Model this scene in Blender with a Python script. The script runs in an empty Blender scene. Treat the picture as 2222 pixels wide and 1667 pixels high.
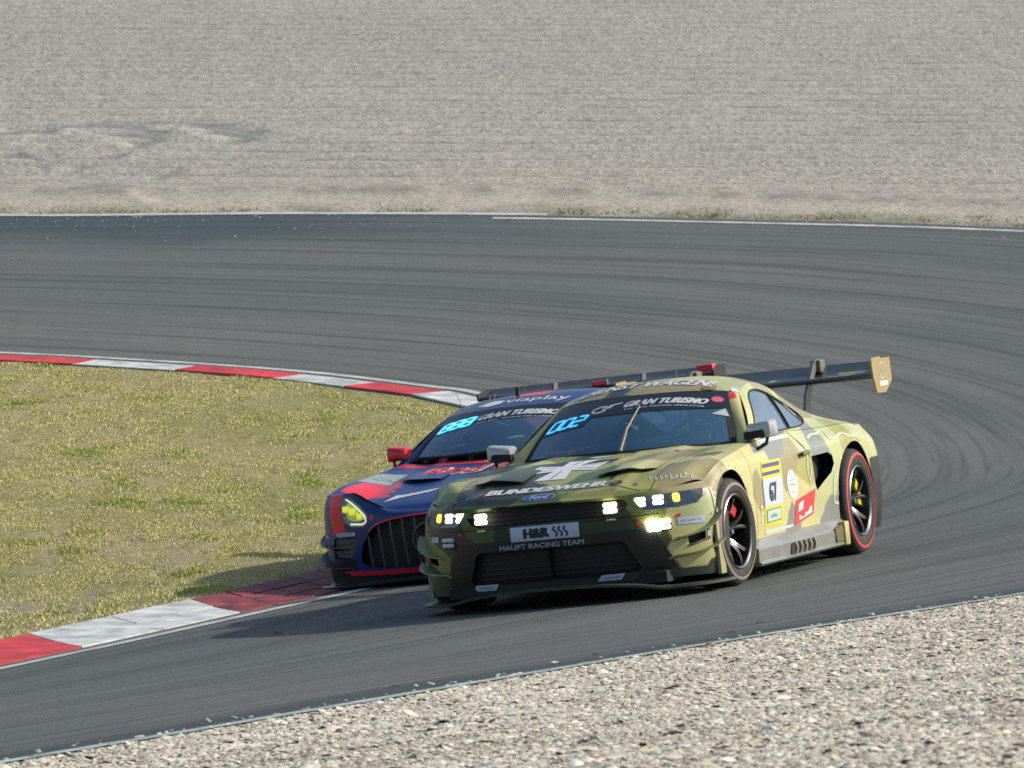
import bpy, bmesh, math, random
import numpy as np
from mathutils import Vector, Matrix
from mathutils.bvhtree import BVHTree

rng = np.random.default_rng(7)
random.seed(7)
scene = bpy.context.scene
C = scene.collection

# ------------------------------------------------------------------ camera, sky, sun, exposure
cam_data = bpy.data.cameras.new('camera')
cam_data.sensor_width = 36.0
cam_data.lens = 213.97
cam_data.clip_start = 0.5
cam_data.clip_end = 2000.0
cam_data.dof.use_dof = True
cam_data.dof.focus_distance = 38.6
cam_data.dof.aperture_fstop = 15.0
cam = bpy.data.objects.new('camera', cam_data)
cam.location = (0, 0, 4.43)
cam.rotation_euler = (math.radians(90 - 4.5), 0, 0)
C.objects.link(cam)
scene.camera = cam

SUN_DIR = Vector((0.828, 0.190, 0.525)).normalized()     # towards the sun
SUN_EL = math.asin(SUN_DIR.z)
SUN_AZ = math.atan2(SUN_DIR.x, SUN_DIR.y)
world = bpy.data.worlds.new('World')
scene.world = world
world.use_nodes = True
wn = world.node_tree
wn.nodes.clear()
sky_node = wn.nodes.new('ShaderNodeTexSky')
sky_node.sky_type = 'NISHITA'
sky_node.sun_disc = False
sky_node.sun_elevation = SUN_EL
sky_node.sun_rotation = SUN_AZ
sky_node.dust_density = 2.0
wbg = wn.nodes.new('ShaderNodeBackground')
wbg.inputs['Strength'].default_value = 0.122
wout = wn.nodes.new('ShaderNodeOutputWorld')
wn.links.new(sky_node.outputs[0], wbg.inputs[0])
wn.links.new(wbg.outputs[0], wout.inputs[0])

sun_data = bpy.data.lights.new('sun', 'SUN')
sun_data.energy = 3.55
sun_data.angle = math.radians(0.6)
sun_data.color = (1.0, 0.935, 0.80)
sun = bpy.data.objects.new('sun', sun_data)
sun.rotation_euler = SUN_DIR.to_track_quat('Z', 'Y').to_euler()
sun.location = (60, 60, 60)
C.objects.link(sun)

scene.view_settings.view_transform = 'Standard'
scene.view_settings.look = 'None'
scene.view_settings.exposure = 0.45
scene.view_settings.gamma = 1.0
scene.render.engine = 'CYCLES'
scene.cycles.use_denoising = False
scene.cycles.filter_width = 1.7
scene.cycles.max_bounces = 8
scene.cycles.transparent_max_bounces = 12

# ------------------------------------------------------------------ helpers
def srgb(r, g, b):
    f = lambda c: c / 12.92 if c <= .04045 else ((c + .055) / 1.055) ** 2.4
    return (f(r / 255), f(g / 255), f(b / 255))

MATS = {}
def mat(name, col=(.5, .5, .5), rough=.5, metal=0., coat=0., emit=None, estr=1., attr=None, noise=None, bump=None, spec=.5):
    """noise=(scale, amount): brightness mottling; bump=(scale, strength, dist)"""
    if name in MATS:
        return MATS[name]
    m = bpy.data.materials.new(name)
    m.use_nodes = True
    nt = m.node_tree
    b = nt.nodes['Principled BSDF']
    b.inputs['Base Color'].default_value = (*col, 1)
    b.inputs['Roughness'].default_value = rough
    b.inputs['Metallic'].default_value = metal
    b.inputs['Coat Weight'].default_value = coat
    b.inputs['Coat Roughness'].default_value = .12
    b.inputs['Specular IOR Level'].default_value = spec
    src = None
    if attr:
        a = nt.nodes.new('ShaderNodeAttribute')
        a.attribute_name = attr
        src = a.outputs['Color']
    if noise:
        tc = nt.nodes.new('ShaderNodeTexCoord')
        n = nt.nodes.new('ShaderNodeTexNoise')
        n.inputs['Scale'].default_value = noise[0]
        n.inputs['Detail'].default_value = 5
        nt.links.new(tc.outputs['Object'], n.inputs['Vector'])
        mr = nt.nodes.new('ShaderNodeMapRange')
        mr.inputs['From Min'].default_value = .3
        mr.inputs['From Max'].default_value = .7
        mr.inputs['To Min'].default_value = 1 - noise[1]
        mr.inputs['To Max'].default_value = 1 + noise[1]
        nt.links.new(n.outputs['Fac'], mr.inputs['Value'])
        mx = nt.nodes.new('ShaderNodeVectorMath')
        mx.operation = 'SCALE'
        if src:
            nt.links.new(src, mx.inputs[0])
        else:
            mx.inputs[0].default_value = col
        nt.links.new(mr.outputs['Result'], mx.inputs['Scale'])
        src = mx.outputs[0]
    if src:
        nt.links.new(src, b.inputs['Base Color'])
    if bump:
        tc = nt.nodes.new('ShaderNodeTexCoord')
        n = nt.nodes.new('ShaderNodeTexNoise')
        n.inputs['Scale'].default_value = bump[0]
        n.inputs['Detail'].default_value = 6
        nt.links.new(tc.outputs['Object'], n.inputs['Vector'])
        bp = nt.nodes.new('ShaderNodeBump')
        bp.inputs['Strength'].default_value = bump[1]
        bp.inputs['Distance'].default_value = bump[2]
        nt.links.new(n.outputs['Fac'], bp.inputs['Height'])
        nt.links.new(bp.outputs['Normal'], b.inputs['Normal'])
    if emit:
        b.inputs['Emission Color'].default_value = (*emit, 1)
        b.inputs['Emission Strength'].default_value = estr
    MATS[name] = m
    return m

def new_mesh(name, V, F, smooth=False):
    me = bpy.data.meshes.new(name)
    V = np.asarray(V, dtype=np.float32).reshape(-1, 3)
    if isinstance(F, np.ndarray):
        k = F.shape[1]
        me.vertices.add(len(V))
        me.vertices.foreach_set('co', V.ravel())
        me.loops.add(F.size)
        me.loops.foreach_set('vertex_index', F.astype(np.int32).ravel())
        me.polygons.add(len(F))
        me.polygons.foreach_set('loop_start', np.arange(0, F.size, k, dtype=np.int32))
        if smooth:
            me.polygons.foreach_set('use_smooth', np.ones(len(F), dtype=bool))
        me.update(calc_edges=True)
        me.validate()
    else:
        me.from_pydata([tuple(map(float, v)) for v in V], [], [tuple(map(int, f)) for f in F])
        if smooth:
            me.polygons.foreach_set('use_smooth', np.ones(len(me.polygons), dtype=bool))
        me.update()
    return me

def obj(name, me, material=None, parent=None, col=None):
    o = bpy.data.objects.new(name, me)
    if material:
        for m in (material if isinstance(material, (list, tuple)) else [material]):
            me.materials.append(m)
    if col is not None:
        a = me.color_attributes.new('Col', 'FLOAT_COLOR', 'POINT')
        c4 = np.ones((len(me.vertices), 4), dtype=np.float32)
        c4[:, :3] = col
        a.data.foreach_set('color', c4.ravel())
    C.objects.link(o)
    if parent:
        o.parent = parent
    return o

def tag(o, label=None, cat=None, group=None, kind=None):
    for k, v in (('label', label), ('category', cat), ('group', group), ('kind', kind)):
        if v:
            o[k] = v
    return o

def empty(name, mw):
    o = bpy.data.objects.new(name, None)
    o.empty_display_size = .3
    o.matrix_world = mw
    C.objects.link(o)
    return o

def pchip(xs, ys):
    xs = np.array(xs, float); ys = np.array(ys, float)
    o = np.argsort(xs); xs = xs[o]; ys = ys[o]
    h = np.diff(xs); dl = np.diff(ys) / h
    m = np.zeros_like(ys)
    for i in range(1, len(xs) - 1):
        if dl[i - 1] * dl[i] > 0:
            w1 = 2 * h[i] + h[i - 1]; w2 = h[i] + 2 * h[i - 1]
            m[i] = (w1 + w2) / (w1 / dl[i - 1] + w2 / dl[i])
    m[0], m[-1] = dl[0], dl[-1]
    def f(x):
        x = np.asarray(x, float)
        xc = np.clip(x, xs[0], xs[-1])
        i = np.clip(np.searchsorted(xs, xc) - 1, 0, len(h) - 1)
        t = (xc - xs[i]) / h[i]
        return ((1 + 2 * t) * (1 - t) ** 2 * ys[i] + t * (1 - t) ** 2 * h[i] * m[i]
                + t * t * (3 - 2 * t) * ys[i + 1] + t * t * (t - 1) * h[i] * m[i + 1])
    return f

def catmull(pts, n):
    """centripetal-ish Catmull-Rom resampled to n points by arc length"""
    P = np.array(pts, float)
    Q = np.vstack([2 * P[0] - P[1], P, 2 * P[-1] - P[-2]])
    out = []
    for i in range(1, len(Q) - 2):
        p0, p1, p2, p3 = Q[i - 1:i + 3]
        t = np.linspace(0, 1, 24, endpoint=False)[:, None]
        out.append(.5 * (2 * p1 + (p2 - p0) * t + (2 * p0 - 5 * p1 + 4 * p2 - p3) * t ** 2 + (3 * p1 - p0 - 3 * p2 + p3) * t ** 3))
    out = np.vstack(out + [P[-1:]])
    s = np.concatenate([[0], np.cumsum(np.linalg.norm(np.diff(out, axis=0), axis=1))])
    u = np.linspace(0, s[-1], n)
    return np.stack([np.interp(u, s, out[:, k]) for k in range(P.shape[1])], 1)

def gridF(nu, nv, flip=False):
    i, j = np.meshgrid(np.arange(nu - 1), np.arange(nv - 1), indexing='ij')
    a = (i * nv + j).ravel()
    F = np.stack([a, a + nv, a + nv + 1, a + 1], 1)
    return F[:, ::-1].copy() if flip else F

def vnoise(x, y, seed=0, octaves=4, gain=.5):
    """value noise on arrays"""
    tot = np.zeros_like(x, dtype=float); amp = 1.; norm = 0.
    for k in range(octaves):
        xi = np.floor(x).astype(np.int64); yi = np.floor(y).astype(np.int64)
        fx = x - xi; fy = y - yi
        fx = fx * fx * (3 - 2 * fx); fy = fy * fy * (3 - 2 * fy)
        def hsh(a, b):
            h = (a * 374761393 + b * 668265263 + (seed + k) * 1442695041) & 0xFFFFFFFF
            h = ((h ^ (h >> 13)) * 1274126177) & 0xFFFFFFFF
            return ((h ^ (h >> 16)) & 0xFFFF) / 65535.
        v = (hsh(xi, yi) * (1 - fx) + hsh(xi + 1, yi) * fx) * (1 - fy) + (hsh(xi, yi + 1) * (1 - fx) + hsh(xi + 1, yi + 1) * fx) * fy
        tot += amp * v; norm += amp; amp *= gain; x = x * 2.03 + 17.1; y = y * 2.03 + 5.7
    return tot / norm

class MB:
    """collects boxes, tubes, prisms and lathes into one mesh"""
    def __init__(s): s.V = []; s.F = []
    def add(s, V, F):
        o = len(s.V); s.V += [tuple(v) for v in V]; s.F += [tuple(i + o for i in f) for f in F]; return s
    def box(s, c, d, rot=None, bev=0.):
        hx, hy, hz = d[0] / 2, d[1] / 2, d[2] / 2
        b = min(bev, hx * .9, hy * .9, hz * .9)
        bm = bmesh.new()
        bmesh.ops.create_cube(bm, size=1)
        for v in bm.verts: v.co = Vector((v.co.x * 2 * hx, v.co.y * 2 * hy, v.co.z * 2 * hz))
        if b > 0: bmesh.ops.bevel(bm, geom=bm.edges[:], offset=b, segments=2, affect='EDGES', profile=.5)
        M = (rot or Matrix.Identity(3))
        bm.verts.index_update()
        V = [M @ v.co + Vector(c) for v in bm.verts]; F = [[v.index for v in f.verts] for f in bm.faces]
        bm.free(); return s.add(V, F)
    def tube(s, pts, r, n=8, cap=True):
        P = [Vector(p) for p in pts]; V = []; F = []
        rr = r if isinstance(r, (list, tuple)) else [r] * len(P)
        up = None
        for i, p in enumerate(P):
            t = (P[min(i + 1, len(P) - 1)] - P[max(i - 1, 0)]).normalized()
            a = t.orthogonal().normalized() if up is None else (up - t * up.dot(t)).normalized()
            up = a; b = t.cross(a)
            for k in range(n):
                q = 2 * math.pi * k / n; V.append(p + (a * math.cos(q) + b * math.sin(q)) * rr[i])
        for i in range(len(P) - 1):
            for k in range(n): F.append((i * n + k, i * n + (k + 1) % n, (i + 1) * n + (k + 1) % n, (i + 1) * n + k))
        if cap: F.append(tuple(range(n))[::-1]); F.append(tuple((len(P) - 1) * n + k for k in range(n)))
        return s.add(V, F)
    def prism(s, poly, fn):
        """poly: 2-D outline; fn(p, q, side 0/1) -> 3-D point"""
        n = len(poly)
        V = [fn(p, q, 0) for p, q in poly] + [fn(p, q, 1) for p, q in poly]
        F = [tuple(range(n))[::-1], tuple(range(n, 2 * n))] + [(i, (i + 1) % n, n + (i + 1) % n, n + i) for i in range(n)]
        return s.add(V, F)
    def lathe(s, prof, n=64, c=(0, 0, 0), axis='y'):
        V = []; F = []
        for (r, y) in prof:
            for k in range(n):
                a = 2 * math.pi * k / n
                V.append((c[0] + r * math.cos(a), c[1] + y, c[2] + r * math.sin(a)))
        for i in range(len(prof) - 1):
            for k in range(n): F.append((i * n + k, i * n + (k + 1) % n, (i + 1) * n + (k + 1) % n, (i + 1) * n + k))
        return s.add(V, F)
    def build(s, name, m, parent=None, smooth=False):
        me = new_mesh(name, s.V, s.F)
        bm = bmesh.new(); bm.from_mesh(me); bmesh.ops.recalc_face_normals(bm, faces=bm.faces); bm.to_mesh(me); bm.free()
        if smooth:
            me.polygons.foreach_set('use_smooth', np.ones(len(me.polygons), dtype=bool))
            try: me.set_sharp_from_angle(angle=math.radians(38))
            except Exception: pass
        return obj(name, me, m, parent)
# ------------------------------------------------------------------ terrain
O0 = np.array([0.98871, 39.77434, -0.00884]); NW = np.array([-0.102938, 0.064715, 0.992580])
RW = np.array([[-0.335985, 0.936225, -0.102938], [-0.941493, -0.330760, 0.064715], [0.026540, 0.118659, 0.992580]])
def softplus(x, w): return w * np.logaddexp(0, x / w)
def Z(x, y):
    x = np.asarray(x, float); y = np.asarray(y, float)
    near = O0[2] - (NW[0] * (x - O0[0]) + NW[1] * (y - O0[1])) / NW[2] + .034 * softplus(34 - y, 1.2)
    far = -0.2216 + .04782 * (y - 56.81) + .023 * softplus(y - 76, 2.)
    a = near - far
    return .5 * (near + far + np.sqrt(a * a + .04))

INNER = catmull([(-11.5, 15), (-8.2, 24), (-5.3, 32), (-3.19, 37.63), (-2.76, 38.72), (-2.28, 40.05), (-1.79, 41.4), (-1.18, 43.04), (-.25, 46), (.62, 49.5), (.95, 52.5),
                 (.6, 55.2), (-.48, 57.33), (-.91, 57.82), (-1.94, 58.8), (-2.98, 59.48), (-4.03, 60.0), (-5.1, 60.45), (-9, 61.8), (-16, 63.5), (-34, 67)], 900)
OUTER = catmull([(-7.6, 9), (-4.4, 17.5), (-2.1, 23.0), (-1.05, 25.4), (0, 27.9), (1.25, 30.6), (2.81, 33.2), (6, 37.4), (10.2, 43), (13.2, 50), (13.9, 58), (11.6, 67),
                 (7.9, 71.8), (5.4, 73.3), (2.21, 74.1), (-.06, 74.5), (-2.7, 74.6), (-4.1, 74.5), (-6.3, 74.4), (-12, 75), (-34, 78)], 900)

def offset_curve(P, d):
    t = np.gradient(P, axis=0); t /= np.linalg.norm(t, axis=1)[:, None]
    n = np.stack([-t[:, 1], t[:, 0]], 1)
    return P + n * (np.asarray(d)[..., None] if np.ndim(d) else d)

def nodes_mat(name):
    m = bpy.data.materials.new(name); m.use_nodes = True
    nt = m.node_tree
    return m, nt, nt.nodes['Principled BSDF']
def N(nt, kind, **kw):
    n = nt.nodes.new('ShaderNode' + kind)
    for k, v in kw.items():
        if k in n.inputs: n.inputs[k].default_value = v
        else: setattr(n, k, v)
    return n
def ramp(nt, fac, stops, interp='LINEAR'):
    r = nt.nodes.new('ShaderNodeValToRGB'); r.color_ramp.interpolation = interp
    el = r.color_ramp.elements
    el[0].position, el[0].color = stops[0][0], (*stops[0][1], 1)
    el[1].position, el[1].color = stops[-1][0], (*stops[-1][1], 1)
    for p, c in stops[1:-1]:
        e = el.new(p); e.color = (*c, 1)
    nt.links.new(fac, r.inputs['Fac']); return r
def mixc(nt, fac, a, b, mode='MIX'):
    m = nt.nodes.new('ShaderNodeMix'); m.data_type = 'RGBA'; m.blend_type = mode
    for s, v in ((0, fac), (6, a), (7, b)):
        if hasattr(v, 'links') or hasattr(v, 'is_linked'): nt.links.new(v, m.inputs[s])
        else: m.inputs[s].default_value = v if s == 0 else (*v, 1)
    return m.outputs[2]

def asphalt_material():
    m, nt, b = nodes_mat('asphalt')
    uv = N(nt, 'UVMap'); uv.uv_map = 'st'
    def streak(su, sv, detail, seed):
        mp = N(nt, 'Mapping'); mp.inputs['Scale'].default_value = (su, sv, 1); mp.inputs['Location'].default_value = (seed, seed * 1.7, 0)
        nt.links.new(uv.outputs[0], mp.inputs[0])
        n = N(nt, 'TexNoise', Scale=1.0, Detail=detail, Roughness=.55)
        nt.links.new(mp.outputs[0], n.inputs['Vector']); return n.outputs['Fac']
    s1 = streak(.035, 1.15, 3, 3.1); s2 = streak(.10, 4.5, 2, 11.3); s3 = streak(.02, .28, 1, 7.7); s4 = streak(.3, 16., 1, 23.)
    tc = N(nt, 'TexCoord')
    fine = N(nt, 'TexNoise', Scale=34., Detail=6, Roughness=1.0); nt.links.new(tc.outputs['Object'], fine.inputs['Vector'])
    patch = N(nt, 'TexNoise', Scale=.22, Detail=4); nt.links.new(tc.outputs['Object'], patch.inputs['Vector'])
    base = ramp(nt, s1, [(.32, (.076, .087, .085)), (.42, (.095, .104, .100)), (.60, (.110, .118, .111))])
    dark = ramp(nt, s2, [(.36, (.58, .60, .62)), (.48, (1, 1, 1))])
    c = mixc(nt, .8, base.outputs[0], dark.outputs[0], 'MULTIPLY')
    wide = ramp(nt, s3, [(.3, (.82, .85, .87)), (.65, (1.08, 1.06, 1.03))])
    c = mixc(nt, .8, c, wide.outputs[0], 'MULTIPLY')
    thin = ramp(nt, s4, [(.34, (.62, .63, .64)), (.48, (1, 1, 1))])
    c = mixc(nt, .65, c, thin.outputs[0], 'MULTIPLY')
    g = ramp(nt, fine.outputs['Fac'], [(.34, (.42, .43, .43)), (.5, (1, 1, 1)), (.66, (1.7, 1.65, 1.6))])
    c = mixc(nt, .8, c, g.outputs[0], 'MULTIPLY')
    pt = ramp(nt, patch.outputs['Fac'], [(.35, (.88, .9, .91)), (.65, (1.1, 1.08, 1.05))])
    c = mixc(nt, .7, c, pt.outputs[0], 'MULTIPLY')
    # rubbered / newly sealed dark strip along the outer edge (attribute painted on the sheet)
    at = N(nt, 'Attribute'); at.attribute_name = 'Col'
    c = mixc(nt, 1.0, c, at.outputs['Color'], 'MULTIPLY')
    nt.links.new(c, b.inputs['Base Color'])
    b.inputs['Roughness'].default_value = .82
    b.inputs['Specular IOR Level'].default_value = .3
    bp = N(nt, 'Bump', Strength=.5, Distance=.006); nt.links.new(fine.outputs['Fac'], bp.inputs['Height'])
    nt.links.new(bp.outputs[0], b.inputs['Normal'])
    return m

# road sheet: inner edge -> outer edge
nS, nT = len(INNER), 110
tt = np.linspace(0, 1, nT)
# keep the cross lines tidy: pair by fraction of length
rx = INNER[:, None, 0] * (1 - tt) + OUTER[:, None, 0] * tt
ry = INNER[:, None, 1] * (1 - tt) + OUTER[:, None, 1] * tt
rz = Z(rx, ry)
road_me = new_mesh('road', np.stack([rx, ry, rz], -1), gridF(nS, nT), True)
wid = np.linalg.norm(OUTER - INNER, axis=1)
slen = np.concatenate([[0], np.cumsum(np.linalg.norm(np.diff((INNER + OUTER) / 2, axis=0), axis=1))])
uvl = road_me.uv_layers.new(name='st')
li = np.zeros(len(road_me.loops), dtype=np.int32); road_me.loops.foreach_get('vertex_index', li)
UVv = np.stack([np.repeat(slen, nT), (tt[None] * 12.5 + 0 * wid[:, None]).ravel()], 1)
uvl.data.foreach_set('uv', UVv[li].astype(np.float32).ravel())
edge = (1 - tt[None]) * wid[:, None]
near_mask = (ry < 48)
wob = vnoise(rx * .5, ry * .5, 5)
strip = np.clip((.55 + .5 * wob - edge) / .25, 0, 1) * near_mask
strip_far = np.clip((2.6 + 3 * wob - edge) / 2.2, 0, 1) * (ry > 60) * np.clip((2.0 - rx) / 5, .25, 1)
rc = np.ones((nS, nT, 3))
rc *= (1 - strip[..., None] * np.array([.50, .44, .40]))
rc *= (1 - strip_far[..., None] * np.array([.62, .46, .32]))
road = obj('road', road_me, asphalt_material(), None, rc.reshape(-1, 3))
tag(road, kind='structure', label='grey asphalt of the hairpin bend with dark tyre streaks')

def ribbon(name, curve, w0, w1, lift, m, i0=0, i1=None, fade=None, extra=None):
    c = curve[i0:i1]
    a = offset_curve(c, w0); b = offset_curve(c, w1)
    k = 4
    V = []
    for q in range(k):
        p = a + (b - a) * q / (k - 1); V.append(np.stack([p[:, 0], p[:, 1], Z(p[:, 0], p[:, 1]) + lift + (extra or 0)], 1))
    V = np.stack(V, 1)
    o = obj(name, new_mesh(name, V, gridF(len(c), k), True), m)
    if o.data.polygons[0].normal.z < 0: o.data.flip_normals()
    return o

white_line_mat = mat('worn_white_paint', (.42, .43, .42), .8, noise=(3.2, .30), bump=(60, .3, .004))
teal_line_mat = mat('worn_pale_green_paint', (.30, .375, .355), .8, noise=(5.0, .5))
def near_i(curve, x, y): return int(np.argmin((curve[:, 0] - x) ** 2 + (curve[:, 1] - y) ** 2))
# INNER runs near -> far; its left normal points to the island
iA, iB = near_i(INNER, -5.3, 32), near_i(INNER, -16, 63.5)
tag(ribbon('edge_line', INNER, -.26, -.14, .005, white_line_mat), kind='structure', label='white edge line along the inside kerb of the bend')
oN = near_i(OUTER, 2.81, 33.2)
tag(ribbon('edge_line', OUTER, -.02, .13, .005, teal_line_mat, 0, near_i(OUTER, 10.2, 43)), kind='structure', label='pale green edge line beside the near gravel')
j0, j1 = near_i(OUTER, 11.6, 67), near_i(OUTER, -.3, 74.5)
tag(ribbon('edge_line', OUTER, .32, .50, .005, white_line_mat, j0, j1), kind='structure', label='white edge line on the far right of the bend')
tag(ribbon('edge_line', OUTER, -.18, .06, .006, white_line_mat, near_i(OUTER, .4, 74.5), None), kind='structure', label='white edge line on the far left under the gravel bed')

# kerb: coloured blocks in two rows, raised towards the grass
kerb_red = mat('kerb_red_paint', srgb(186, 46, 52), .7, noise=(3.4, .42), bump=(50, .35, .004))
kerb_dark_red = mat('kerb_dark_red_paint', srgb(118, 44, 50), .75, noise=(5, .75), bump=(40, .5, .006))
kerb_white = mat('kerb_white_paint', (.46, .48, .47), .75, noise=(4.5, .40), bump=(50, .35, .004))
kerb_base_mat = mat('kerb_concrete', (.10, .095, .09), .9, noise=(4, .4))
KW = .72
def near_side(y): return float(np.clip((54 - y) / 6, .06, 1))
def kerb_z(q, y=0.): return .012 + .075 * near_side(y) * max(q, 0.) ** 1.4      # q 0..1 across
s_in = np.concatenate([[0], np.cumsum(np.linalg.norm(np.diff(INNER, axis=0), axis=1))])
def kerb_pt(s, q):
    i = np.interp(s, s_in, np.arange(len(INNER)))
    k = int(min(i, len(INNER) - 2)); f = i - k
    p = INNER[k] * (1 - f) + INNER[k + 1] * f
    t = INNER[min(k + 3, len(INNER) - 1)] - INNER[max(k - 2, 0)]; t = t / np.linalg.norm(t)
    p = p + np.array([-t[1], t[0]]) * (q * (KW - .28 * float(np.clip((p[1] - 52) / 4, 0, 1))))
    return np.array([p[0], p[1], float(Z(p[0], p[1])) + kerb_z(q, p[1])])
KWS = KW - .28 * np.clip((INNER[:, 1] - 52) / 4, 0, 1)
kerb = empty('kerb', Matrix.Translation((0, 0, 0)))
tag(kerb, kind='structure', label='red and white painted kerb along the inside of the hairpin')
# bed under the blocks
bed = []
ii = np.arange(max(iA - 30, 0), min(iB + 20, len(INNER)), 3)
for s in s_in[ii]:
    for q in (-.02, 0.0, .33, .66, 1.0, 1.12):
        p = kerb_pt(s, q); p[2] -= .012 + (.06 if q > 1.05 or q < 0 else 0); bed.append(p)
obj('kerb_bed', new_mesh('kerb_bed', np.array(bed), gridF(len(ii), 6, True), True), kerb_base_mat, kerb)
sm = {n: s_in[near_i(INNER, *p)] for n, p in dict(a=(-2.76, 38.72), b=(-1.84, 41.25), c=(-.9, 44.), far0=(.2, 56.3), l1=(-.95, 57.9)).items()}
segs = []
# colour borders measured along the edge
s = sm['a']; segs.append((s - 2.6, s, 0)); segs.append((s, sm['b'], 1)); segs.append((sm['b'], sm['b'] + 5.0, 2))
s = s - 2.6
k = 1
while s > s_in[iA]:
    segs.append((s - 2.4, s, k % 2)); s -= 2.4; k += 1
s = sm['b'] + 5.75; k = 1
fb = [near_i(INNER, *p) for p in ((-.6, 57.5), (-1.3, 58.2), (-2.05, 58.87), (-3.1, 59.55), (-4.1, 60.03), (-5.6, 60.65))]
fs = [s_in[i] for i in fb]
n_mid = max(1, int(round((fs[0] - s) / 1.6)))
for q in range(n_mid):
    segs.append((s + (fs[0] - s) * q / n_mid, s + (fs[0] - s) * (q + 1) / n_mid, (n_mid - q) % 2))
for q in range(5): segs.append((fs[q], fs[q + 1], 0 if q % 2 == 0 else 1))
s = fs[-1]; k = 1
while s < s_in[iB]:
    segs.append((s, s + 1.5, k % 2)); s += 1.5; k += 1
def kerb_block(s0, s1, q0, q1, m, jit, skew=0.):
    g = .010
    ns, nq = 4, 3
    V = []; F = []
    for i in range(ns):
        for j in range(nq):
            qq = q0 + .012 + (q1 - q0 - .024) * j / (nq - 1); p = kerb_pt(s0 + g + (s1 - s0 - 2 * g) * i / (ns - 1) + skew * qq, qq); p[2] += jit; V.append(p)
    top = gridF(ns, nq, True).tolist(); F += top
    ring = [i * nq for i in range(ns)] + [(ns - 1) * nq + j for j in range(1, nq)] + [i * nq + nq - 1 for i in range(ns - 2, -1, -1)] + [j for j in range(nq - 2, 0, -1)]
    base = len(V)
    for r in ring: V.append(V[r] - np.array([0, 0, .03]))
    n = len(ring)
    for i in range(n): F.append((ring[i], ring[(i + 1) % n], base + (i + 1) % n, base + i))
    o = obj('kerb_block', new_mesh('kerb_block', np.array(V), F), m, kerb)
    return o
for (a, b, cidx) in segs:
    m = (kerb_red, kerb_white, kerb_dark_red)[cidx]
    near = kerb_pt(a, 0)[1] < 47
    nb = max(1, int(round((b - a) / (.62 if cidx == 2 else 1.2)))) if near else 1
    rows = ((0, .33), (.33, .66), (.66, 1)) if cidx == 2 else (((0, .5), (.5, 1.)) if near else ((0, 1.),))
    for i in range(nb):
        for (q0, q1) in rows:
            kerb_block(a + (b - a) * i / nb, a + (b - a) * (i + 1) / nb, q0, q1, m, random.uniform(-.004, .004), .75 if near else 0.)

# ---- grass island
def poly_sd(P, poly):
    """signed distance (negative inside) and nearest boundary point"""
    A = np.asarray(poly, float); B = np.roll(A, -1, 0); P = np.asarray(P, float)
    best = np.full(len(P), 1e9); near = np.zeros_like(P); inside = np.zeros(len(P), bool)
    for a, b in zip(A, B):
        ab = b - a; L = ab @ ab
        if L < 1e-14: continue
        t = np.clip(((P - a) @ ab) / L, 0, 1); q = a + t[:, None] * ab
        d = np.hypot(*(P - q).T); k = d < best; best[k] = d[k]; near[k] = q[k]
        c = ((a[1] > P[:, 1]) != (b[1] > P[:, 1]))
        with np.errstate(divide='ignore', invalid='ignore'):
            xx = (b[0] - a[0]) * (P[:, 1] - a[1]) / (b[1] - a[1]) + a[0]
        inside ^= c & (P[:, 0] < xx)
    return np.where(inside, -best, best), near

INS = offset_curve(INNER, KWS * .97)
# boundary of the island as polygon (coarser)
ISL = np.vstack([INS[near_i(INNER, -11.5, 15)::6], [(-40, 66), (-40, 15)]])
gx = np.arange(-16, 2.2, .10); gy = np.arange(27, 64, .10)
GX, GY = np.meshgrid(gx, gy, indexing='ij')
P2 = np.stack([GX.ravel(), GY.ravel()], 1)
sd_isl, near_isl = poly_sd(P2, ISL)
def cut_keep_inside(P2, F, sd, near):
    inn = sd < 0
    fi = inn[F]
    cross = fi.any(1) & ~fi.all(1)
    Q = P2.copy()
    mv = np.unique(F[cross][~fi[cross]])
    Q[mv] = near[mv]
    keep = fi.any(1)
    return Q, F[keep]
def compact(V, F, *ex):
    u, inv = np.unique(F, return_inverse=True)
    return (V[u], inv.reshape(F.shape)) + tuple(e[u] for e in ex)
Q2, FI = cut_keep_inside(P2, gridF(len(gx), len(gy)), sd_isl, near_isl)
isl_lump = (vnoise(Q2[:, 0] * 1.4, Q2[:, 1] * 1.4, 3) - .5) * .05 + (vnoise(Q2[:, 0] * 6, Q2[:, 1] * 6, 9) - .5) * .03
edgew = np.clip(-sd_isl / .5, 0, 1)
V3 = np.stack([Q2[:, 0], Q2[:, 1], Z(Q2[:, 0], Q2[:, 1]) + .065 * np.clip((54 - Q2[:, 1]) / 6, 0, 1) - .005 + isl_lump * edgew], 1)
V3, FI = compact(V3, FI)
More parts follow.
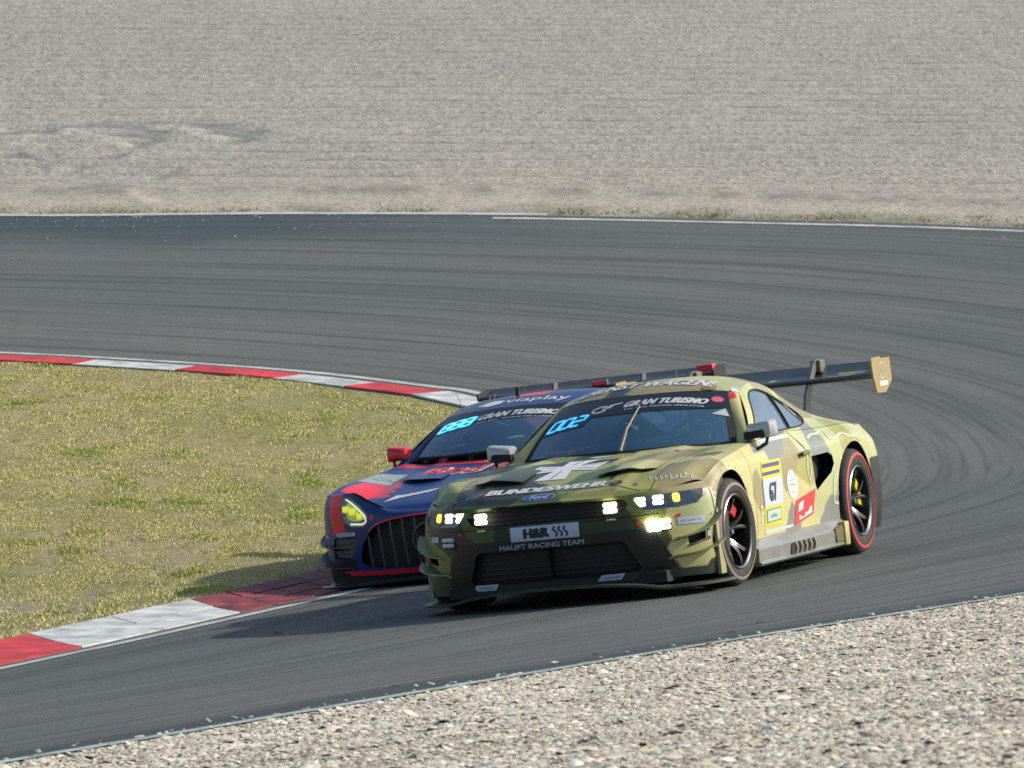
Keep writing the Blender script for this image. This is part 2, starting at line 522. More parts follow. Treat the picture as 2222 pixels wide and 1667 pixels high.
def soil_material():
    m, nt, b = nodes_mat('dry_turf')
    tc = N(nt, 'TexCoord')
    n1 = N(nt, 'TexNoise', Scale=3.2, Detail=7, Roughness=.8); n2 = N(nt, 'TexNoise', Scale=17., Detail=6, Roughness=.9); n3 = N(nt, 'TexNoise', Scale=.35, Detail=3)
    mp = N(nt, 'Mapping'); mp.inputs['Scale'].default_value = (1.6, .5, 1)
    nt.links.new(tc.outputs['Object'], mp.inputs[0])
    for n in (n1, n2, n3): nt.links.new(mp.outputs[0] if n is n1 else tc.outputs['Object'], n.inputs['Vector'])
    c1 = ramp(nt, n1.outputs['Fac'], [(.34, (.24, .24, .08)), (.46, (.38, .33, .15)), (.58, (.43, .375, .215)), (.72, (.44, .395, .29))])
    c2 = ramp(nt, n2.outputs['Fac'], [(.28, (.60, .60, .56)), (.5, (1, 1, 1)), (.74, (1.3, 1.28, 1.22))])
    c = mixc(nt, .85, c1.outputs[0], c2.outputs[0], 'MULTIPLY')
    c3 = ramp(nt, n3.outputs['Fac'], [(.38, (.75, .85, .55)), (.6, (1.05, 1.02, 1.0))])
    c = mixc(nt, .6, c, c3.outputs[0], 'MULTIPLY')
    sx = N(nt, 'SeparateXYZ'); nt.links.new(tc.outputs['Object'], sx.inputs[0])
    mr = N(nt, 'MapRange'); mr.inputs['From Min'].default_value = 39.; mr.inputs['From Max'].default_value = 49.; mr.inputs['To Min'].default_value = .95; mr.inputs['To Max'].default_value = .12
    nt.links.new(sx.outputs['Y'], mr.inputs['Value'])
    n4 = N(nt, 'TexNoise', Scale=1.3, Detail=5, Roughness=.7); nt.links.new(mp.outputs[0], n4.inputs['Vector'])
    r4 = ramp(nt, n4.outputs['Fac'], [(.40, (0, 0, 0)), (.60, (1, 1, 1))])
    mm_ = N(nt, 'Math', operation='MULTIPLY'); nt.links.new(mr.outputs[0], mm_.inputs[0]); nt.links.new(r4.outputs[0], mm_.inputs[1])
    sand = mixc(nt, .8, (.43, .395, .33), c2.outputs[0], 'MULTIPLY')
    c = mixc(nt, mm_.outputs[0], c, sand)
    nt.links.new(c, b.inputs['Base Color']); b.inputs['Roughness'].default_value = .95; b.inputs['Specular IOR Level'].default_value = .1
    bp = N(nt, 'Bump', Strength=.9, Distance=.05); nt.links.new(n2.outputs['Fac'], bp.inputs['Height']); nt.links.new(bp.outputs[0], b.inputs['Normal'])
    return m
turf_mat = soil_material()
island = obj('grass_island', new_mesh('grass_island', V3, FI, True), turf_mat)
if island.data.polygons[0].normal.z < 0: island.data.flip_normals()
tag(island, kind='structure', label='dry patchy grass ground inside the hairpin')

# grass blades over the island (one mass)
def grass_mass(name, pts, h, colfn, blades, m, spread=.05):
    n = len(pts)
    base = np.repeat(pts, blades, 0); k = len(base)
    ang = rng.uniform(0, 2 * np.pi, k); off = rng.normal(0, spread, (k, 2))
    bx = base[:, 0] + off[:, 0]; by = base[:, 1] + off[:, 1]; bz = base[:, 2]
    hh = np.repeat(h, blades) * rng.uniform(.5, 1.25, k)
    lean = rng.uniform(.2, 1.1, k) * hh; la = rng.uniform(0, 2 * np.pi, k); w = rng.uniform(.003, .0065, k) * 1.5
    dx = np.cos(ang) * w; dy = np.sin(ang) * w
    V = np.zeros((k, 3, 3))
    V[:, 0] = np.stack([bx - dx, by - dy, bz - .01], 1); V[:, 1] = np.stack([bx + dx, by + dy, bz - .01], 1)
    V[:, 2] = np.stack([bx + np.cos(la) * lean, by + np.sin(la) * lean, bz + hh], 1)
    col = np.repeat(colfn(base, k), 3, 0)
    return obj(name, new_mesh(name, V.reshape(-1, 3), np.arange(k * 3).reshape(-1, 3)), m, None, col)
grass_mat = mat('grass_blades', attr='Col', rough=.8, spec=.15)
def greenness(x, y):
    a = vnoise(x * 2.4, y * .9, 21, 4); b = vnoise(x * 6.5 + 9, y * 2.4, 33, 3)
    left = .10 * np.clip((-x - 3.0) / 2, 0, 1) * np.clip((52 - y) / 6, 0, 1)
    return np.clip((a - .60 + left) * 6.0 + (b - .58) * 2.6, 0, 1)
def cover(x, y): return np.clip((vnoise(x * 3.6, y * 1.5, 44, 4) - .44 - .14 * np.clip((46 - y) / 6, 0, 1)) * 6.5, 0.05, 1)
cand = np.stack([rng.uniform(-7.2, 1.8, 300000), rng.uniform(34.5, 61, 300000)], 1)
sdc, _ = poly_sd(cand, ISL[::2])
keep = (sdc < -.03) & (np.abs(cand[:, 0]) < cand[:, 1] * .0875 + .5) & (rng.uniform(0, 1, len(cand)) < cover(cand[:, 0], cand[:, 1]))
cand = cand[keep][:34000]
gz = Z(cand[:, 0], cand[:, 1]) + .065 * np.clip((54 - cand[:, 1]) / 6, 0, 1) - .005 + (vnoise(cand[:, 0] * 1.4, cand[:, 1] * 1.4, 3) - .5) * .05
gpts = np.stack([cand[:, 0], cand[:, 1], gz], 1)
gh = .005 + .026 * greenness(cand[:, 0], cand[:, 1]) + rng.uniform(0, .010, len(cand))
def gcol(base, k):
    g = np.clip(greenness(base[:, 0], base[:, 1]) + rng.normal(0, .16, k), 0, 1)[:, None]
    dry = np.array([.60, .545, .265]) * rng.uniform(.8, 1.25, (k, 1)) + rng.normal(0, .012, (k, 3))
    grn = np.array([.37, .42, .10]) * rng.uniform(.6, 1.3, (k, 1))
    return np.clip(dry * (1 - g) + grn * g, .01, 1)
tag(grass_mass('grass', gpts, gh, gcol, 11, grass_mat), 'dry yellow grass with green tufts on the island inside the bend', 'grass', kind='stuff')

# ---- far gravel bed
fx = np.concatenate([np.arange(-26, -10, .4), np.arange(-10, 10, .085), np.arange(10, 12.6, .2)]); fy = np.concatenate([np.arange(0, 40, .095), np.arange(40, 75, .4)])
FX, FYo = np.meshgrid(fx, fy, indexing='ij')
edge_y = np.interp(fx, OUTER[::-1][:700, 0][np.argsort(OUTER[::-1][:700, 0])], OUTER[::-1][:700, 1][np.argsort(OUTER[::-1][:700, 0])])
oy = OUTER[(OUTER[:, 1] > 66)]
oy = oy[np.argsort(oy[:, 0])]
edge_y = np.interp(fx, oy[:, 0], oy[:, 1])
FYw = edge_y[:, None] + .42 + FYo
DARK_RUTS = [([(-6.38, 85.02), (-5.95, 85.38), (-5.49, 85.27), (-5.08, 84.78), (-4.88, 84.07), (-4.93, 83.31), (-5.13, 82.56)], .30), ([(-5.58, 84.07), (-5.23, 84.19), (-4.96, 83.83)], .30), ([(-5.19, 85.63), (-4.75, 85.81), (-4.34, 85.51), (-3.93, 85.02), (-3.59, 84.31), (-3.68, 83.6), (-3.9, 82.9)], .28), ([(-4.2, 84.48), (-3.83, 84.19), (-3.66, 83.83)], .26), ([(-7.08, 84.19), (-6.74, 84.66), (-6.41, 84.54)], .2), ([(-6.74, 81.6), (-6.35, 81.32), (-6.13, 80.66), (-6.12, 79.94)], .22), ([(-5.5, 81.04), (-5.32, 81.54), (-5.2, 81.71)], .16), ([(-5.75, 79.78), (-5.54, 80.32), (-5.46, 80.49)], .14), ([(-4.61, 78.86), (-4.44, 79.56), (-4.39, 79.89)], .16), ([(-5.66, 77.78), (-5.22, 78.16), (-4.91, 77.95)], .2)]
LIGHT_RIDGES = [([(-6.15, 84.48), (-5.73, 84.01), (-5.39, 83.14), (-5.15, 82.1), (-5.05, 81.04)], .14), ([(-5.04, 85.27), (-4.55, 84.61), (-4.16, 83.72), (-3.89, 82.79), (-3.76, 81.99)], .14), ([(-6.52, 81.88), (-6.17, 81.04), (-6.02, 80.11), (-5.99, 79.13)], .12), ([(-6.32, 84.19), (-6.65, 83.6), (-6.82, 82.56)], .12), ([(-5.03, 78.05), (-4.79, 76.98), (-4.51, 76.13)], .15)]
def tracks(lines, k):
    out = np.zeros(FX.shape); sub = (FX < -2.5) & (FYw < 88)
    for pts, w in lines:
        c = catmull(pts, 50); d = np.full(sub.sum(), 1e9)
        for q, (x0, y0) in enumerate(c):
            ww = w * k * (.45 + .55 * math.sin(math.pi * (q + 6) / 62)); d = np.minimum(d, ((FX[sub] - x0) / ww) ** 2 + ((FYw[sub] - y0) / (ww * 2.6)) ** 2)
        out[sub] = np.maximum(out[sub], np.exp(-d ** 1.4))
    return out
ruts = tracks(DARK_RUTS, .62) * (.75 + .5 * vnoise(FX * 5, FYw * 3, 71)); ridge = tracks(LIGHT_RIDGES, .8)
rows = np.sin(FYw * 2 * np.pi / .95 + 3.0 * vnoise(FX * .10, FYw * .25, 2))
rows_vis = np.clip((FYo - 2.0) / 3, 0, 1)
lump = (vnoise(FX * 3.2, FYw * 1.1, 6, 4) - .5)
bigl = (vnoise(FX * .35, FYw * .2, 8, 3) - .5)
edge_ridge = np.exp(-((FYo - 2.4 - .8 * bigl) / .8) ** 2)
FZ = Z(FX, FYw) + .040 * rows * rows_vis * (.5 + 1.0 * vnoise(FX * .3, FYw * .3, 12)) * (1 - ruts) + .016 * lump + .02 * bigl - .012 * ruts + .012 * ridge + .008 * edge_ridge * lump * 4 - .02
FZ -= .05 * np.exp(-(FYo / .35) ** 2)
fc = np.stack([.360 + .02 * bigl, .345 + .015 * bigl, .312 + .0 * bigl], -1)
shade = 1 + .14 * lump + .08 * bigl
near_warm = np.exp(-FYo / 7)[..., None] * np.array([.035, .022, -.012])
fc = fc * shade[..., None] + near_warm
fc = fc * (1 - .38 * ruts[..., None] * np.array([1.0, .86, .80])) * (1 + .20 * ridge[..., None])
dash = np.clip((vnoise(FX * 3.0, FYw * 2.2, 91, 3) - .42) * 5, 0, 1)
fc *= (1 - .42 * np.clip(-rows * 1.8 - .5, 0, 1) * rows_vis * (.35 + .65 * dash) * (1 - ruts) * (.55 + .9 * vnoise(FX * .2, FYw * .15, 93)))[..., None]  # shading of the rake furrows painted into the gravel colour
dark_band = np.exp(-((FYo - 2.5) / .55) ** 2) * np.clip(.5 + lump * 3, 0, 1)
fc *= (1 - .35 * dark_band)[..., None]
green_band = np.clip(1 - FYo / 1.3, 0, 1) * np.clip((vnoise(FX * 1.2, FYw * .9, 15) - .38) * 4, 0, 1)
fc = fc * (1 - .62 * green_band[..., None]) + green_band[..., None] * np.array([.075, .080, .035]) * .8
def gravel_material(name, scale, streak=1.0, amp=.8):
    m, nt, b = nodes_mat(name)
    tc = N(nt, 'TexCoord'); mp = N(nt, 'Mapping'); mp.inputs['Scale'].default_value = (1, streak, 1)
    nt.links.new(tc.outputs['Object'], mp.inputs[0])
    n1 = N(nt, 'TexNoise', Scale=scale, Detail=6, Roughness=.75); nt.links.new(mp.outputs[0], n1.inputs['Vector'])
    v = N(nt, 'TexVoronoi', Scale=scale * 2.3); nt.links.new(mp.outputs[0], v.inputs['Vector'])
    a = N(nt, 'Attribute'); a.attribute_name = 'Col'
    g = ramp(nt, n1.outputs['Fac'], [(.30, (.38, .38, .38)), (.46, (.92, .92, .92)), (.7, (1.32, 1.3, 1.26))])
    c = mixc(nt, amp, a.outputs['Color'], g.outputs[0], 'MULTIPLY')
    cell = ramp(nt, v.outputs['Color'], [(.0, (.6, .58, .55)), (.5, (1, 1, 1)), (1., (1.3, 1.28, 1.22))])
    c = mixc(nt, .6, c, cell.outputs[0], 'MULTIPLY')
    nt.links.new(c, b.inputs['Base Color']); b.inputs['Roughness'].default_value = .92; b.inputs['Specular IOR Level'].default_value = .15
    bp = N(nt, 'Bump', Strength=1., Distance=.03); nt.links.new(n1.outputs['Fac'], bp.inputs['Height']); nt.links.new(bp.outputs[0], b.inputs['Normal'])
    return m
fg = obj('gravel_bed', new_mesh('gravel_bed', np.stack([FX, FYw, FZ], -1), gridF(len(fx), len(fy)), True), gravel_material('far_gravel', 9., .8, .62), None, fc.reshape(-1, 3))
tag(fg, kind='structure', label='raked grey gravel run-off beyond the far edge of the track')
# green weeds in the far verge
wc = np.stack([rng.uniform(-7.5, 8, 1300), rng.uniform(0.1, 1.1, 1300)], 1)
wy = np.interp(wc[:, 0], oy[:, 0], oy[:, 1]) + .35 + wc[:, 1]
keep = vnoise(wc[:, 0] * 1.6, wy * .8, 61, 3) > rng.uniform(.44, .74, len(wc))
wc = wc[keep]; wy = wy[keep]
wp = np.stack([wc[:, 0], wy, Z(wc[:, 0], wy) - .03], 1)
def wcol(base, k): return np.clip(np.array([.27, .27, .10]) * rng.uniform(.6, 1.3, (k, 1)), .01, 1)
tag(grass_mass('weeds', wp, .012 + .03 * rng.uniform(0, 1, len(wp)), wcol, 8, grass_mat, .09), 'low green weeds along the far edge of the asphalt', 'weeds', kind='stuff')

# ---- near gravel bed
oi = np.arange(0, near_i(OUTER, 6, 37.4), 2)
nb = 120
offs = np.concatenate([np.linspace(0, 7, nb - 20), np.linspace(7.3, 16, 20)])
NC = OUTER[oi]
t_ = np.gradient(NC, axis=0); t_ /= np.linalg.norm(t_, axis=1)[:, None]; nrm = np.stack([t_[:, 1], -t_[:, 0]], 1)
NX = NC[:, None, 0] + nrm[:, None, 0] * (offs - .05)[None]; NY = NC[:, None, 1] + nrm[:, None, 1] * (offs - .05)[None]
def near_gravel_z(x, y, off): return Z(x, y) - .003 - .018 * np.clip(off / .5, 0, 1) + (vnoise(x * 1.3, y * 1.3, 17, 3) - .5) * .06 * np.clip(off / 1.2, 0, 1)
NZ = near_gravel_z(NX, NY, offs[None])
ncol = np.ones(NX.shape + (3,)) * np.array([.46, .41, .325]) * (.8 + .4 * vnoise(NX * 2, NY * 2, 19))[..., None]
ng = obj('gravel_bed', new_mesh('gravel_bed', np.stack([NX, NY, NZ], -1), gridF(len(oi), nb, True), True), gravel_material('near_gravel', 30., 1.), None, ncol.reshape(-1, 3))
if ng.data.polygons[0].normal.z < 0: ng.data.flip_normals()
tag(ng, kind='structure', label='pale gravel bed in the foreground beside the track')

# loose stones on it
ICO_V = np.array([(math.cos(k * math.pi / 3), math.sin(k * math.pi / 3), -.15 if k % 2 else .1) for k in range(6)] + [(0, 0, .85)], float)
ICO_F = np.array([(k, (k + 1) % 6, 6) for k in range(6)])
def rotmats(k):
    q = rng.normal(size=(k, 4)); q /= np.linalg.norm(q, axis=1)[:, None]; w, x, y, z = q.T
    return np.stack([np.stack([1 - 2 * (y * y + z * z), 2 * (x * y - z * w), 2 * (x * z + y * w)], 1), np.stack([2 * (x * y + z * w), 1 - 2 * (x * x + z * z), 2 * (y * z - x * w)], 1), np.stack([2 * (x * z - y * w), 2 * (y * z + x * w), 1 - 2 * (x * x + y * y)], 1)], 1)
def stones(name, P, size, cols, m, flat=.58):
    k = len(P)
    B = np.repeat(ICO_V[None], k, 0) * (1 + rng.normal(0, .16, (k, len(ICO_V), 1)))
    B = B * np.stack([rng.uniform(.8, 1.35, k), rng.uniform(.7, 1.1, k), rng.uniform(.5, .9, k)], 1)[:, None]
    az = rng.uniform(0, 2 * np.pi, k); ca, sa = np.cos(az)[:, None], np.sin(az)[:, None]; tl = rng.normal(0, .35, (k, 2))
    B = np.stack([B[..., 0] * ca - B[..., 1] * sa, B[..., 0] * sa + B[..., 1] * ca, B[..., 2]], -1); B[..., 2] += B[..., 0] * tl[:, :1] + B[..., 1] * tl[:, 1:]
    B[:, :, 2] *= flat
    V = P[:, None] + B * size[:, None, None]
    F = (ICO_F[None] + (np.arange(k) * len(ICO_V))[:, None, None]).reshape(-1, 3)
    return obj(name, new_mesh(name, V.reshape(-1, 3), F, True), m, None, np.repeat(cols, len(ICO_V), 0))
stone_mat = mat('stones', attr='Col', rough=.85, noise=(60., .25), spec=.25)
def stone_cols(k):
    pal = np.array([[.56, .50, .395], [.63, .58, .48], [.50, .44, .34], [.68, .645, .57], [.43, .39, .335], [.55, .45, .34], [.07, .065, .06]])
    w = np.array([.29, .23, .18, .11, .09, .05, .05])
    return np.clip(pal[rng.choice(len(pal), k, p=w)] * rng.uniform(.8, 1.2, (k, 1)), .01, .8)
nst = 1150000
si = rng.uniform(0, len(oi) - 1.01, nst); so = rng.uniform(0, 1, nst) * 8.6 - .06; so = np.where(so < 0, -np.abs(rng.normal(0, .075, nst)), so)
k0 = si.astype(int); fr = (si - k0)[:, None]
sp = NC[k0] * (1 - fr) + NC[k0 + 1] * fr; sn = nrm[k0] * (1 - fr) + nrm[k0 + 1] * fr
so = so + .10 * (vnoise(sp[:, 0] * 2.2, sp[:, 1] * 2.2, 55, 3) - .55) * np.exp(-np.abs(so) / .3)
xy = sp + sn * so[:, None]
vis = (rng.uniform(0, 1, nst) < np.exp(-np.maximum(np.abs(xy[:, 0]) - xy[:, 1] * .0875 - .15, 0) / .7)) & (xy[:, 1] > 12.5)
# drop what lies under the frame
zt = Z(xy[:, 0], xy[:, 1]); dep = (4.43 - zt) / xy[:, 1]
vis &= dep < math.tan(math.radians(4.5 + 3.61 + 1.2))
xy = xy[vis][:215000]; so = so[vis][:215000]
print('stones', len(xy), 'of', vis.sum())
ssz = np.clip(rng.lognormal(math.log(.0072), .45, len(xy)), .006, .042)
sz = near_gravel_z(xy[:, 0], xy[:, 1], so) + ssz * .10
tag(stones('gravel_stones', np.column_stack([xy, sz]), ssz, stone_cols(len(xy)), stone_mat), 'loose tan and white gravel stones in the foreground', 'gravel', kind='stuff')
# stones thrown on the asphalt edges
k = 420; i = rng.uniform(0, len(oi) - 2, k); k0 = i.astype(int); fr = (i - k0)[:, None]
ep = NC[k0] * (1 - fr) + NC[k0 + 1] * fr - nrm[k0] * np.abs(rng.normal(.02, .20, k))[:, None]
es = rng.uniform(.005, .015, k)
tag(stones('loose_stones', np.column_stack([ep, Z(ep[:, 0], ep[:, 1]) + es * .4]), es, np.clip(np.array([.5, .48, .43]) * rng.uniform(.6, 1.2, (k, 1)), 0, .8), stone_mat), 'white pebbles strewn along the near asphalt edge', 'stones', kind='stuff')
k = 900; ex = rng.uniform(-7, 7, k); ey = np.interp(ex, oy[:, 0], oy[:, 1]) - np.abs(rng.normal(.0, 1.3, k)) + .2
ok = rng.uniform(0, 1, k) < np.clip(.9 - (ex + 7) / 13, .15, 1); ex = ex[ok]; ey = ey[ok]; es = rng.uniform(.006, .017, len(ex))
tag(stones('loose_stones', np.column_stack([ex, ey, Z(ex, ey) + es * .3]), es, np.clip(np.array([.40, .39, .36]) * rng.uniform(.6, 1.15, (len(ex), 1)), 0, .8), stone_mat), 'pale pebbles strewn along the far asphalt edge', 'stones', kind='stuff')
# rubber scraps
rub = mat('tyre_rubber_scraps', (.012, .012, .013), .9)
def on_ground(x, y, dz=0.): return (x, y, float(Z(x, y)) + dz)
rp = [(-1.47, 37.95, .035), (1.15, 31.75, .030), (.42, 30.3, .022), (2.05, 33.1, .032), (-.55, 28.3, .026), (1.35, 33.0, .024)]
for (x, y, r) in rp:
    P = np.array([on_ground(x, y, r * .25)])
    o = stones('rubber_scrap', P, np.array([r]), np.array([[.012, .012, .013]]), rub, .25)
    nm = {0: 'round black rubber scrap on the asphalt ahead of the camouflaged car', 1: 'large black rubber scrap by the gravel edge right of centre', 2: 'small black rubber scrap beside the gravel edge below the camouflaged car', 3: 'black rubber scrap nearest the right end of the green line', 4: 'black rubber scrap at the lower middle of the gravel edge', 5: 'small flat rubber scrap second from the right end of the green line'}[rp.index((x, y, r))]
    tag(o, nm, 'rubber scrap', 'rubber scraps on the asphalt')

# base sheet reaching the horizon
bx = np.concatenate([np.linspace(-700, -44, 40), np.linspace(-40, 40, 81), np.linspace(44, 700, 40)]); by = np.concatenate([np.linspace(-500, -5, 30), np.linspace(0, 150, 151), np.linspace(156, 900, 50)])
BX, BY = np.meshgrid(bx, by, indexing='ij')
BZ = Z(np.clip(BX, -60, 60), np.clip(BY, -20, 190)) - .11
gcolb = np.ones(BX.shape + (3,)) * np.array([.36, .335, .29])
gr = obj('ground', new_mesh('ground', np.stack([BX, BY, BZ], -1), gridF(len(bx), len(by)), True), gravel_material('ground_gravel', 6.), None, gcolb.reshape(-1, 3))
if gr.data.polygons[0].normal.z < 0: gr.data.flip_normals()
tag(gr, kind='structure', label='wide gravel and earth ground around the circuit')
# ------------------------------------------------------------------ car building kit (car frame: x forward, y left, z up)
carbon = mat('carbon_black', (.014, .014, .015), .38, coat=.3, noise=(40, .2))
matte_black = mat('matte_black', (.010, .010, .011), .8)
mesh_black = mat('grille_black', (.016, .016, .017), .65)
rubber = mat('tyre_rubber', (.028, .027, .026), .85, noise=(12, .3), bump=(30, .15, .003))
rim_mat = mat('rim_black', (.014, .014, .015), .28, metal=.3, coat=.5)
rim_edge = mat('rim_spoke_edge', (.20, .20, .205), .35, metal=.9)
steel = mat('steel', (.38, .38, .39), .35, metal=1.)
disc_mat = mat('brake_disc', (.06, .057, .055), .5, metal=.8, noise=(8, .3))
white_dec = mat('white_print', (.62, .63, .63), .5)
black_dec = mat('black_print', (.012, .012, .013), .5)
silver = mat('silver_paint', (.40, .41, .41), .35, metal=.2, coat=.4)
interior_mat = mat('cabin_dark', (.018, .019, .021), .8)
cage_mat = mat('roll_cage_paint', (.30, .31, .32), .5)
band_mat = mat('sun_strip_black', (.012, .016, .020), .35)

def glass_material(name, tint, refl=.06, sky_sheen=(.075, .125, .175), sky_sheen_amt=.26):
    m, nt, b = nodes_mat(name)
    nt.nodes.remove(b)
    out = nt.nodes['Material Output']
    t = N(nt, 'BsdfTransparent'); t.inputs[0].default_value = (*tint, 1)
    g = N(nt, 'BsdfGlossy'); g.inputs['Color'].default_value = (.82, .93, 1, 1); g.inputs['Roughness'].default_value = .06
    d = N(nt, 'BsdfDiffuse'); d.inputs['Color'].default_value = (*sky_sheen, 1)  # diffuse colour mixed in, imitating sky reflected on the glass
    lw = N(nt, 'LayerWeight', Blend=.35)
    mr = N(nt, 'MapRange'); mr.inputs['To Min'].default_value = refl; mr.inputs['To Max'].default_value = .85
    nt.links.new(lw.outputs['Fresnel'], mr.inputs['Value'])
    mx0 = N(nt, 'MixShader'); mx0.inputs[0].default_value = sky_sheen_amt
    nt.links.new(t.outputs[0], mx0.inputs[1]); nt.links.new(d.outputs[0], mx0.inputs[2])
    mx = N(nt, 'MixShader')
    nt.links.new(mr.outputs[0], mx.inputs[0]); nt.links.new(mx0.outputs[0], mx.inputs[1]); nt.links.new(g.outputs[0], mx.inputs[2])
    nt.links.new(mx.outputs[0], out.inputs[0])
    return m
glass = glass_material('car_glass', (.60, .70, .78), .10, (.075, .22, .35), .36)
side_glass = glass_material('side_glass', (.55, .62, .68), .22, (.24, .28, .33), .30)
seat_mat = mat('seat_fabric', (.16, .165, .18), .8)
lens_glass = glass_material('lamp_glass', (.85, .88, .9), .05)

def cut(V, F, axes, region, vmask=None):
    """remove the faces inside a polygon or circle (seen along one axis), snapping the rim onto its outline"""
    P = V[:, axes]
    if isinstance(region, tuple) and len(region) == 3:
        cx, cz, r = region
        d = np.hypot(P[:, 0] - cx, P[:, 1] - cz); sd = d - r
        k = (r / np.maximum(d, 1e-6))[:, None]; near = np.array([cx, cz]) + (P - np.array([cx, cz])) * k
    else:
        lo = np.min(region, 0) - .05; hi = np.max(region, 0) + .05
        near = P.copy(); sd = np.full(len(P), 1.)
        k = ((P > lo) & (P < hi)).all(1)
        if vmask is not None: k &= vmask
        if k.any(): sd[k], near[k] = poly_sd(P[k], region)
    if vmask is not None: sd = np.where(vmask, sd, 1.)
    inn = sd < 0
    fi = inn[F]
    cross = fi.any(1) & ~fi.all(1)
    mv = np.unique(F[cross][fi[cross]])
    V = V.copy()
    V[np.ix_(mv, axes)] = near[mv]
    return V, F[~fi.all(1)]

def mirrorY(V, F): 
    W = V.copy(); W[:, 1] *= -1
    return np.vstack([V, W]), np.vstack([F, F[:, ::-1] + len(V)])

def arc_front(xn, xs, ym, n, cnt):
    if isinstance(n, (int, float)):
        ph = np.linspace(0, np.pi / 2, 2000)
        y = ym * np.sin(ph) ** (2 / n); x = xs + (xn - xs) * np.cos(ph) ** (2 / n)
    else:                                     # plan outline given by points (y fraction, x fraction)
        c = catmull(n, 2000); y = ym * np.clip(c[:, 0], 0, 1); x = xs + (xn - xs) * c[:, 1]; y = np.maximum.accumulate(y)
    s = np.concatenate([[0], np.cumsum(np.hypot(np.diff(x), np.diff(y)))]); u = np.linspace(0, s[-1], cnt)
    return np.interp(u, s, x), np.interp(u, s, y)

def shell_half(P):
    """left half of fascia + side + tail as one grid; returns V (cols, rows, 3)"""
    xs, xe = P['xs'], P['xe']
    nF, nSd, nR = 170, 480, 60
    xside = np.linspace(xs, xe, nSd)[1:-1]
    rings = []
    for r in P['rings']:
        fy = pchip(*zip(*r['y'])); fz = pchip(*zip(*r['z']))
        ys, zs = float(fy(xs)), float(fz(xs)); ye, ze = float(fy(xe)), float(fz(xe))
        x, y = arc_front(r['xn'], xs, ys, P['nf'], nF)
        w = (y / ys)
        zf = r['zf'] if isinstance(r['zf'], (list, tuple)) else [(0, r['zf']), (.55, r['zf'] * .75 + zs * .25), (1, zs)]
        front = np.stack([x, y, pchip(*zip(*zf))(w)], 1)
        side = np.stack([xside, fy(xside), fz(xside)], 1)
        xr, yr = arc_front(-r['xr'], -xe, ye, 3.2, nR)
        rear = np.stack([-xr, yr, ze + (r.get('zr', ze) - ze) * (1 - yr / ye)], 1)[::-1]
        rings.append(np.vstack([front, side, rear]))
    Rg = np.stack(rings)                      # K, cols, 3
    K = len(rings)
    rows = P.get('rows', 76)
    # row parameter roughly uniform in height at the door
    zd = Rg[:, nF + 240, 2]; vk = np.arange(K)
    v = np.interp(np.linspace(zd[0], zd[-1], rows), zd, vk)
    out = np.zeros((Rg.shape[1], rows, 3))
    for c in range(Rg.shape[1]):
        for a in range(3): out[c, :, a] = pchip(vk, Rg[:, c, a])(v)
    return out, Rg

def arch_liner(root, cx, cz, r, y0, y1, side):
    mb = MB(); n = 40; V = []; F = []
    for i in range(n + 1):
        a = math.radians(-25 + 230 * i / n)
        for (rr, yy) in ((r + .004, y1), (r + .012, y1 - .03), (r + .03, y0), (.02, y0)):
            V.append((cx + rr * math.cos(a), side * yy, cz + rr * math.sin(a)))
    for i in range(n):
        for k in range(3): F.append((i * 4 + k, i * 4 + k + 1, (i + 1) * 4 + k + 1, (i + 1) * 4 + k))
    mb.add(V, F); return mb.build('wheel_arch_liner', matte_black, root)

